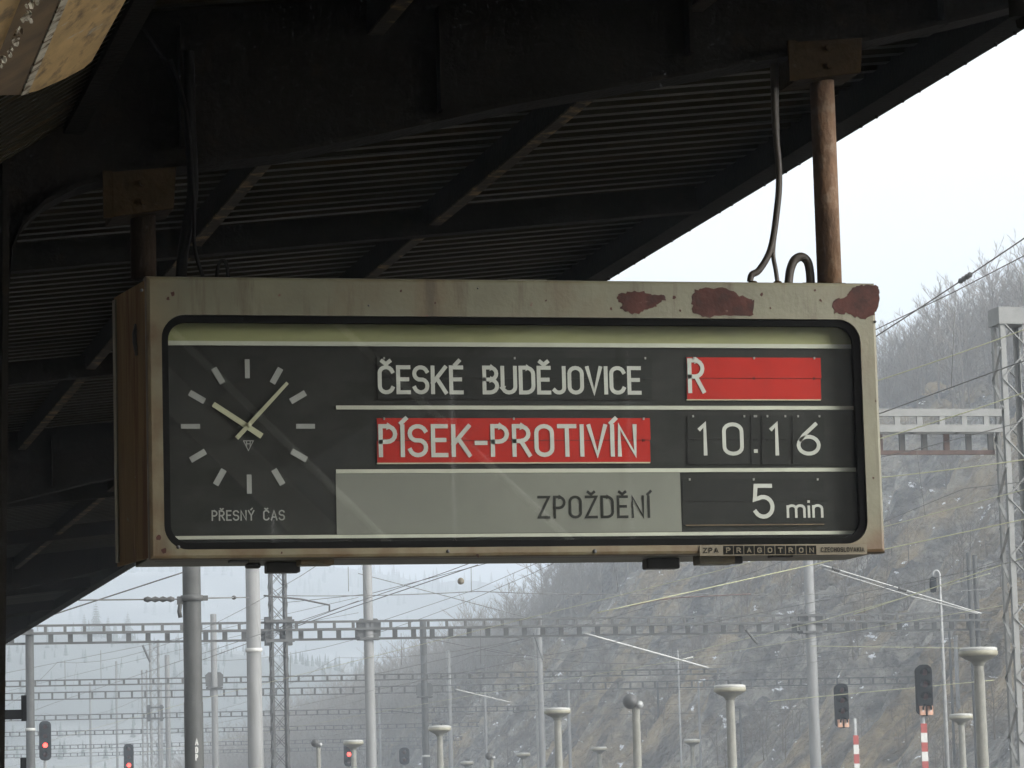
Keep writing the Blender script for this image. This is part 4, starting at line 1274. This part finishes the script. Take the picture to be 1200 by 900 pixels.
wire([(335, 706, 130), (433, 696, 125), (590, 655, 120)], 0.012, 'wire', 'thin wire slanting up under the board left of centre')
wire([(440, 730, 140), (560, 690, 130), (640, 655, 125)], 0.010, 'wire', 'faint wire slanting up toward the wooded skyline')
wire([(420, 672, 120), (517, 697, 125), (633, 728, 130)], 0.014, 'wire', 'wire sloping down rightwards to the long gantry beam')
wire([(440, 790, 150), (540, 768, 145), (640, 742, 140)], 0.012, 'wire', 'faint wire rising past the slender pale mast')
wire([(230, 776, 110), (290, 754, 105), (420, 704, 100)], 0.011, 'wire', 'thin wire rising behind the thick white mast')
wire([(0, 790, 170), (226, 745, 160), (420, 700, 150)], 0.010, 'wire', 'faint long wire rising through the left yard')
wire([(0, 812, 200), (300, 740, 180), (420, 718, 170)], 0.010, 'wire', 'faintest long wire rising through the left yard')
wire([(560, 758, 140), (680, 776, 138), (860, 778, 136), (1075, 748, 130)], 0.012, 'wire', 'slack wire across the wooded hill below the long gantry beam', sag=0.05)
wire([(500, 748, 130), (640, 776, 130)], 0.012, 'wire', 'short wire sloping down right from dark mast top')
wire([(640, 785, 150), (900, 788, 148), (1160, 772, 145)], 0.011, 'wire', 'upper of three thin wires crossing the hill below the beam', sag=0.08)
wire([(640, 806, 150), (900, 806, 148), (1160, 796, 145)], 0.011, 'wire', 'middle of three thin wires crossing the hill below the beam', sag=0.08)
wire([(640, 838, 170), (900, 832, 168), (1160, 818, 160)], 0.011, 'wire', 'lowest of three thin wires crossing the hill below the beam', sag=0.08)
wire([(380, 832, 190), (640, 828, 190), (900, 822, 190)], 0.012, 'wire', 'faint horizontal wire behind the centre platform lamp', sag=0.05)
wire([(900, 822, 85), (1165, 797, 80)], 0.010, 'wire_pale', 'pale wire crossing the two tall signals')
wire([(950, 757, 95), (1165, 760, 92)], 0.009, 'wire_pale', 'pale level wire before the rocky slope under the long beam')
wire([(800, 766, 120), (960, 728, 110), (1160, 672, 105)], 0.010, 'wire_pale', 'pale wire rising from the wooded hill to the right tower')
wire([(684, 742, 95), (830, 782.5, 96)], 0.030, 'wire_bright', 'pale sloping cantilever tube before the wooded hill', name='cantilever_arm')
wire([(956, 660, 70), (1062, 692, 70), (1150, 719, 70)], 0.017, 'wire_bright', 'upper of two bright sloping tubes before the rocky slope', name='cantilever_arm', ins=((0.12, 0.2, 0.05), (0.52, 0.2, 0.045)))
wire([(966, 667, 70), (1062, 697, 70), (1146, 719, 70)], 0.013, 'wire_bright', 'lower of two bright sloping tubes before the rocky slope', name='cantilever_arm')
wire([(534, 808, 120), (598, 823, 121)], 0.026, 'wire_bright', 'short pale sloping tube right of the dark mast', name='cantilever_arm')
wire([(738, 710, 95), (772, 703, 95), (800, 700, 95), (880, 696, 95)], 0.020, 'gantry_rust', 'rusty arm under the board before the wooded hill', name='cantilever_arm')
wire([(800, 773, 96), (812, 770, 96)], 0.03, 'lamp_top', 'tiny pale lamp head at the end of the sloping tube', name='tube_end')
wire([(455, 833, Y5 - 3), (475, 834, Y5 - 3), (502, 837, Y5 - 3)], 0.035, 'gantry_steel', 'dark arm left of the dark mast above platform lamp', name='cantilever_arm')
wire([(602, 829, Y4), (602, 835, Y4), (625, 832, Y4), (636, 832, Y4)], 0.03, 'gantry_steel', 'dark bracket arm left of the centre platform lamp', name='cantilever_arm')
wire([(625, 742, Y3 - 2), (636, 774, Y3 - 2)], 0.028, 'gantry_steel', 'thin dark strut leaning on the pale mast before the wooded hill', name='strut')
wire([(167, 756, Y5 - 4), (176, 776, Y5 - 4)], 0.07, 'gantry_steel', 'short dark hanging insulator left of the hazy lattice mast', name='insulator_string')
wire([(874, 738, 75), (888, 755, 75)], 0.028, 'gantry_steel', 'short dark strut below the long beam before the slope', name='strut')
for px, y0, y1, Y, lab in ((408, 664, 693, 120, 'under the board left end of the pale mast'), (552, 664, 694, 118, 'under the board near centre-left'), (723, 665, 694, 118, 'under the board before the wooded hill'), (563, 735, 778, 140, 'below the long beam right of the slender mast'), (470, 742, 779, 140, 'below the long beam left of the dark mast'), (340, 764, 800, 150, 'right of the slim lattice mast'), (118, 762, 800, 150, 'left of the hazy lattice mast'), (76, 774, 808, 150, 'right of the far left mast'), (941, 745, 766, 110, 'left of the pale mast before the slope')):
    wire([(px, y0, Y), (px + 0.5, y1, Y)], 0.012, 'wire', 'short vertical dropper wire ' + lab, name='dropper_wire', group='dropper wires')
# overhead line above each track: carrier cable, contact wire and droppers between the portals
for k, (x, lab) in enumerate(((11.8, 'overhead line above the track next to the platform'), (16.6, 'overhead line above the second track from the platform'), (21.4, 'overhead line above the third track from the platform'), (26.2, 'overhead line above the fourth track from the platform'), (31.0, 'overhead line above the fifth track, nearest the slope'))):
    sup = [20.0, YN, Y2, Y4, Y5, Y6, Y8]
    c = Vector((x, YN, 0))
    o = empty('overhead_line', c, lab, 'overhead line', 'overhead lines above the tracks')
    ca, cw, dr = [], [], MB()
    for a, b in zip(sup, sup[1:]):
        n_ = 10
        for j in range(n_):
            t = j / n_
            y = a + (b - a) * t
            zc_ = 6.95 - 0.85 * 4 * t * (1 - t) * min(1, (b - a) / 55)
            zw = 5.55 + 0.0 * t
            st = 0.22 * (1 if sup.index(a) % 2 else -1) * (1 - 2 * t)
            ca.append((0, y - YN, zc_)); cw.append((st, y - YN, zw))
            if j % 2 == 1:
                dr.tube([(0, y - YN, zc_), (st, y - YN, zw)], 0.003, 4)
    MB().tube(ca, 0.0055, 5).build('carrier_cable', 'wire', o)
    MB().tube(cw, 0.006, 5).build('contact_wire', 'wire_pale' if k % 2 else 'wire', o)
    dr.build('droppers', 'wire', o, kind='stuff')
# ball marker hanging in the wires
pb = at(540, 681, 80)
ob = MB().lathe([(0.0, 0.085), (0.05, 0.07), (0.082, 0.02), (0.082, -0.03), (0.055, -0.07), (0.0, -0.085)], n=14).build('ball_marker', 'plate_tan')
ob.location = pb
tag(ob, 'small round brownish ball hanging below the board among wires', 'ball')

#@@HILLS
# ------------------------------------------------------------------ hills
HP = [(60, 46), (150, 44), (272, 40), (305, 36), (360, 29), (413, 22), (458, 20), (492, 16), (505, 11), (520, 5), (548, 0), (2000, 0)]
def crest(Y):
    for (a, ha), (b, hb) in zip(HP, HP[1:]):
        if a <= Y <= b:
            t = (Y - a) / (b - a)
            return ha + (hb - ha) * t
    return 46 if Y < 60 else 0
def fbm(x, y, z, o=4):
    return mnoise.fractal(Vector((x, y, z)), 1.0, 2.0, o)
def hill_z(X, Y):
    H = crest(Y)
    t = (X - 60) / 50
    if t <= 0:
        return -0.7
    if t < 1:
        h = H * (t * 1.15 if t < 0.6 else 0.69 + (t - 0.6) * 0.775)
    else:
        h = H * (1 - min(1, (t - 1) / 4) * 0.35)
    e = min(1, t * 5) * min(1, H / 12)
    rib = fbm(X * 0.03, Y * 0.075, 3.1, 4) * 3.2 + abs(fbm(X * 0.10, Y * 0.16, 7.7, 4)) * 3.2 - abs(fbm(X * 0.25, Y * 0.3, 1.2, 5)) * 3.0 + abs(fbm(X * 0.6 + Y * 0.3, Y * 0.5, 4.4, 3)) * 0.7
    return h + rib * e * (1 if t < 1 else 0.6) - 0.7
nx, ny = 250, 620
vs, fs = [], []
for j in range(ny):
    Y = 90 + 480 * j / (ny - 1)
    for i in range(nx):
        X = 58 + (55 * i / 200 if i < 200 else 55 + (i - 200) * 3.0)
        vs.append((X, Y, hill_z(X, Y)))
for j in range(ny - 1):
    for i in range(nx - 1):
        a = j * nx + i
        fs.append((a, a + 1, a + nx + 1, a + nx))
MB().add(vs, fs, True).build('hillside', 'rock_slope', fix=False, kind='structure')

# bare trees: trunk, limbs, sprays of twigs
def tree_parts(seed, h=9.0, limbs=18, subs=7, twigs=9, tw=0.022):
    rg = random.Random(seed)
    trunk, crown = MB(), MB()
    lean = Vector((rg.uniform(-.06, .06), rg.uniform(-.06, .06), 1))
    tp = [Vector((0, 0, -0.5)), lean * h * 0.3, lean * h * 0.6 + Vector((rg.uniform(-.2, .2), rg.uniform(-.2, .2), 0)), lean * h * 0.92]
    trunk.tube(tp, [0.13, 0.10, 0.06, 0.02], 5, caps=False)
    def stick(a, b, r, n=3):
        crown.tube([a, b], [r, r * 0.45], n, caps=False)
    for k in range(limbs):
        t = 0.22 + 0.72 * k / limbs
        a = lean * h * t
        az = k * 2.4 + rg.uniform(-.4, .4)
        L = h * (0.40 - 0.26 * abs(t - 0.4)) * rg.uniform(.75, 1.2)
        el = rg.uniform(.55, 1.05)
        d = Vector((math.cos(az) * math.cos(el), math.sin(az) * math.cos(el), math.sin(el)))
        b = a + d * L
        stick(a, b, 0.035)
        for s in range(subs):
            u = 0.3 + 0.7 * s / subs
            a2 = a.lerp(b, u)
            d2 = (d + Vector((rg.uniform(-.8, .8), rg.uniform(-.8, .8), rg.uniform(-.2, .6)))).normalized()
            b2 = a2 + d2 * L * rg.uniform(.3, .5)
            stick(a2, b2, 0.018)
            for w in range(twigs):
                a3 = a2.lerp(b2, 0.25 + 0.75 * w / twigs)
                d3 = (d2 + Vector((rg.uniform(-.8, .8), rg.uniform(-.8, .8), rg.uniform(-.1, .7)))).normalized()
                b3 = a3 + d3 * L * rg.uniform(.14, .28)
                sd_ = d3.cross(Vector((rg.uniform(-1, 1), rg.uniform(-1, 1), rg.uniform(-1, 1)))).normalized() * tw * 0.5
                crown.add([a3 - sd_, a3 + sd_, b3], [(0, 1, 2)])
    return trunk, crown
protos = []
for s in range(4):
    t, c = tree_parts(40 + s)
    protos.append((t.build('trunk', 'bark'), c.build('crown', 'twig', fix=False)))
rg = random.Random(12)
def plant(P, k, sc, rz, label, group, name='bare_tree'):
    o = empty(name, P, label, 'tree', group)
    o.scale = (sc, sc, sc * rg.uniform(.9, 1.15))
    o.rotation_euler = (0, 0, rz)
    for src in protos[k]:
        c = src.copy()
        COL.objects.link(c)
        c.parent = o
    return o
cnt = 0
spots = []
while cnt < 260:                                       # the row along the skyline
    Y = 225 + (510 - 225) * (cnt / 260) + rg.uniform(-2, 2)
    X = 108 + rg.uniform(-7, 9)
    if crest(Y) < 4:
        break
    lab = 'bare grey tree on the hill skyline right of the board' if Y < 335 else 'bare grey tree on the wooded skyline below the board'
    plant(Vector((X, Y, hill_z(X, Y) - 0.2)), rg.randrange(4), rg.uniform(.45, .92), rg.uniform(0, 6.28), lab, 'skyline trees right of the board' if Y < 335 else 'skyline trees below the board')
    cnt += 1
for t, c in protos:
    for o in (t, c):
        bpy.data.objects.remove(o)
# the wood behind and below them reads as one mass
import numpy as np
def mass(name, meshes, places, m, **props):
    V, FT, off = [], [], 0
    for P, k, sc, rz in places:
        v, f = meshes[k]
        c, s = math.cos(rz), math.sin(rz)
        R = np.array([[c, -s, 0], [s, c, 0], [0, 0, 1]]) * sc
        V.append(v @ R.T + np.array(P))
        FT.append(f + off)
        off += len(v)
    V = np.concatenate(V); FT = np.concatenate(FT)
    me = bpy.data.meshes.new(name)
    me.vertices.add(len(V)); me.vertices.foreach_set('co', V.ravel())
    n = len(FT)
    me.loops.add(n * 3); me.loops.foreach_set('vertex_index', FT.ravel().astype(np.int32))
    me.polygons.add(n); me.polygons.foreach_set('loop_start', np.arange(0, n * 3, 3, dtype=np.int32))
    me.update(calc_edges=True)
    me.materials.append(M[m])
    o = bpy.data.objects.new(name, me)
    COL.objects.link(o)
    for k, v in props.items():
        o[k] = v
    return o
def tri(mb):
    f = []
    for q_ in mb.f:
        for i in range(1, len(q_) - 1):
            f.append((q_[0], q_[i], q_[i + 1]))
    return np.array(mb.v), np.array(f)
low = []
for s in range(4):
    t, c = tree_parts(70 + s, 9.0, 11, 5, 6, 0.04)
    c.add(t.v, t.f)
    low.append(tri(c))
pl_ = []
for i in range(4200):
    Y = rg.uniform(230, 530)
    X = rg.uniform(62, 165) if Y > 330 else rg.uniform(86, 165)
    H = crest(Y)
    if H < 2:
        continue
    t = (X - 60) / 50
    if Y < 330 and t < 0.66 + 0.25 * fbm(X * .05, Y * .05, 5):
        continue
    if Y < 400 and t < 0.5 and rg.random() < (400 - Y) / 80:
        continue
    pl_.append(((X, Y, hill_z(X, Y) - 0.2), rg.randrange(4), rg.uniform(.5, 1.0), rg.uniform(0, 6.28)))
mass('bare_woodland', low, pl_, 'twig', kind='stuff', label='grey leafless wood covering the hillside', category='woodland')
# scrub on the cutting
sc_ = []
for i in range(2600):
    Y = rg.uniform(150, 430); X = rg.uniform(60, 98)
    if fbm(X * .06, Y * .06, 9) > (0.08 if Y < 330 else -0.15):
        sc_.append(((X, Y, hill_z(X, Y) - 0.1), rg.randrange(4), rg.uniform(.10, .36), rg.uniform(0, 6.28)))
mass('scrub', low, sc_, 'scrub_twig', kind='stuff', label='low leafless scrub on the rocky cutting', category='scrub')

# far hills across the valley
def far_hill(name, pts, Y, depth, seed, m):
    """pts: (px, py) of the crest as seen; the hill falls away toward the viewer and behind"""
    n = 90
    vs, fs = [], []
    rows = 26
    x0, x1 = pts[0][0], pts[-1][0]
    for j in range(rows):
        u = j / (rows - 1)
        for i in range(n):
            px = x0 + (x1 - x0) * i / (n - 1)
            for (a, ya), (b, yb) in zip(pts, pts[1:]):
                if a <= px <= b:
                    py = ya + (yb - ya) * (px - a) / (b - a)
                    break
            p = at(px, py, Y)
            yy_ = Y - depth + u * depth * 1.6
            prof = math.sin(min(1, u * 1.6) * math.pi / 2) if u < 0.625 else 1 - (u - 0.625) * 0.8
            z = p.z * prof
            z += fbm(p.x * .008 + seed, yy_ * .008, seed) * (Y / 150) * prof
            vs.append((p.x, yy_, max(z, -1)))
    for j in range(rows - 1):
        for i in range(n - 1):
            a = j * n + i
            fs.append((a, a + 1, a + n + 1, a + n))
    MB().add(vs, fs, True).build(name, m, fix=False, kind='structure')
    return vs, n, rows
con = MB()
for k in range(5):
    r, z = 2.6 * (1 - k / 5.5), 2 + k * 2.4
    con.add([(r * math.cos(a * 1.047), r * math.sin(a * 1.047), z) for a in range(6)] + [(0, 0, z + 4)], [(i, (i + 1) % 6, 6) for i in range(6)])
conm = [tri(con)]
for name, pts, Y, depth, seed, cntn, lab in (('far_hill', [(-260, 655), (0, 668), (200, 667), (330, 672), (430, 690), (520, 702), (600, 722), (760, 760), (900, 790)], 1900, 700, 1.0, 2000, 'far hazy forest across the valley'), ('middle_hill', [(-260, 735), (0, 742), (90, 752), (200, 762), (330, 785), (430, 800), (520, 815), (640, 850)], 850, 300, 5.0, 2600, 'nearer hazy forest at left')):
    vs, n, rows = far_hill(name, pts, Y, depth, seed, 'far_wood')
    pls = []
    for i in range(cntn):
        v = vs[rg.randrange(len(vs))]
        if fbm(v[0] * .006, v[1] * .006, seed + 3) > -0.5:
            pls.append(((v[0] + rg.uniform(-8, 8), v[1] + rg.uniform(-12, 12), v[2] - 2), 0, rg.uniform(.4, .7) if Y > 1000 else rg.uniform(.14, .3), rg.uniform(0, 6)))
    mass('hazy_forest', conm, pls, 'spruce', kind='stuff', label=lab, category='forest')
# spruces standing out on the nearer hill
def spruce(px, py_top, py_base, Y, label, seed, wide=0.27):
    rg2 = random.Random(seed)
    b = at(px, py_base, Y); t = at(px, py_top, Y)
    H = t.z - b.z
    o = empty('spruce_tree', b, label, 'tree', 'spruces on the hazy hill')
    MB().tube([(0, 0, -1), (0, 0, H)], [H * .018, .03], 6).build('trunk', 'bark', o)
    c = MB()
    tiers = 15
    for k in range(tiers):
        z = H * (0.06 + 0.92 * k / tiers)
        R = H * wide * (1 - (k / tiers) ** 0.9) * rg2.uniform(.8, 1.15) + 0.25
        for j in range(13):
            a = j * 0.483 + rg2.uniform(-.2, .2) + k
            r = R * rg2.uniform(.7, 1.15)
            d = Vector((math.cos(a), math.sin(a), 0))
            s_d = Vector((-d.y, d.x, 0)) * r * 0.22
            tip = d * r + Vector((0, 0, z - r * 0.32))
            mid = d * r * 0.55 + Vector((0, 0, z + r * 0.06))
            root = Vector((0, 0, z + r * 0.2))
            c.add([root, mid + s_d, tip, mid - s_d, mid + Vector((0, 0, r * .1))], [(0, 1, 4), (0, 4, 3), (1, 2, 4), (4, 2, 3)])
    c.build('crown', 'spruce', o, fix=False)
spruce(113, 704, 752, 800, 'tallest dark spruce on the hazy hill below the canopy edge', 1)
spruce(99, 719, 752, 800, 'spruce close left of the tallest spruce on the hazy hill', 2)
spruce(127, 722, 754, 800, 'spruce close right of the tallest spruce on the hazy hill', 3)
spruce(150, 717, 752, 810, 'lone small spruce left of the dark mast on the hazy hill', 4)
spruce(521, 768, 815, 440, 'narrow dark spruce beside the slender pale mast', 5, 0.2)

# ------------------------------------------------------------------ unseen building added along the left to keep sky light off the canopy
sb = empty('shade_building', (-7, 20, 0), 'long unseen building added at the left to shade the canopy', 'building')
MB().box(-8, 0, -70, 60, -0.6, 6.5).build('wall', 'shade_wall', sb)
MB().box(-0.02, 0.05, -70, 60, -0.6, 0.9).build('plinth', 'unseen_dark', sb)
MB().prism([(-9, 6.5), (0.7, 6.5), (0.7, 6.7), (-4, 9.5), (-9, 6.7)], -70.5, 60.5).build('roof', 'unseen_dark', sb)
for i in range(18):
    w_ = MB().box(0.0, 0.06, -66 + i * 7, -64.4 + i * 7, 1.0, 3.4).build('window', 'unseen_dark', sb)

#@@BACKDROP
# ------------------------------------------------------------------ footbridge made up behind the viewer, a dark backing for the board's glass reflection
fb = empty('backdrop', (9, -16, 0), 'covered footbridge added unseen as dark backing for the board glass reflection', 'backdrop')
MB().box(-9, 13, -1.2, 1.1, 3.2, 3.4).build('backdrop_floor', 'unseen_dark', fb)
for i in range(11):
    MB().box(-9 + i * 2.0, -9 + i * 2.0 + 1.98, 1.1, 1.16, 3.2, 9.5).build('side_panel', 'unseen_dark', fb)
MB().box(-9.1, 13.1, -1.3, 1.3, 9.5, 9.7).build('roof', 'unseen_dark', fb)
for x in (-8.6, 12.6):
    MB().box(x - 0.2, x + 0.2, -0.3, 0.3, -0.6, 3.2).build('backdrop_leg', 'unseen_dark', fb)

# added unseen frame: struts and plate shaped to mirror as pale streaks in the glass
hf = empty('streak_frame', (3.2, 5.0, 2.86), 'unseen pipe frame added to mirror pale slanted streaks in the board glass', 'frame')
def hfb(a, b, w, name, m):
    MB().tube([(a[0] - 3.2, 0, a[1] - 2.86), (b[0] - 3.2, 0, b[1] - 2.86)], w, 8).build(name, m, hf)
hfb((2.17, 4.03), (3.31, 2.90), 0.019, 'strut', 'reflection_pale')
hfb((2.97, 4.08), (4.23, 2.90), 0.019, 'strut', 'reflection_pale')
hfb((2.05, 2.88), (4.45, 2.88), 0.018, 'bottom_rail', 'soot_steel')
hfb((2.05, 2.88), (2.05, 4.25), 0.018, 'drop_pipe', 'soot_steel')
hfb((4.45, 2.88), (4.45, 4.40), 0.018, 'drop_pipe', 'soot_steel')
MB().prism([(2.07 - 3.2, 3.92 - 2.86), (2.07 - 3.2, 3.70 - 2.86), (2.86 - 3.2, 2.91 - 2.86), (3.12 - 3.2, 2.91 - 2.86)], 0.02, 0.04).build('corner_plate', 'reflection_mid', hf)

#@@HAZE
hz = MB().box(-1800, 2200, -120, 3900, -1.7, 290).build('haze', 'wire', kind='stuff')
hm = bpy.data.materials.new('haze_air')
hm.use_nodes = True
hm.node_tree.nodes.clear()
ho = hm.node_tree.nodes.new('ShaderNodeOutputMaterial')
pv = hm.node_tree.nodes.new('ShaderNodeVolumePrincipled')
pv.inputs['Color'].default_value = (0.81, 0.905, 1.0, 1)
pv.inputs['Density'].default_value = 0.0011
pv.inputs['Anisotropy'].default_value = 0.0
hm.node_tree.links.new(pv.outputs[0], ho.inputs['Volume'])
hz.data.materials.clear()
hz.data.materials.append(hm)
hz['label'] = 'thin pale winter haze over the valley'
hz['category'] = 'haze'
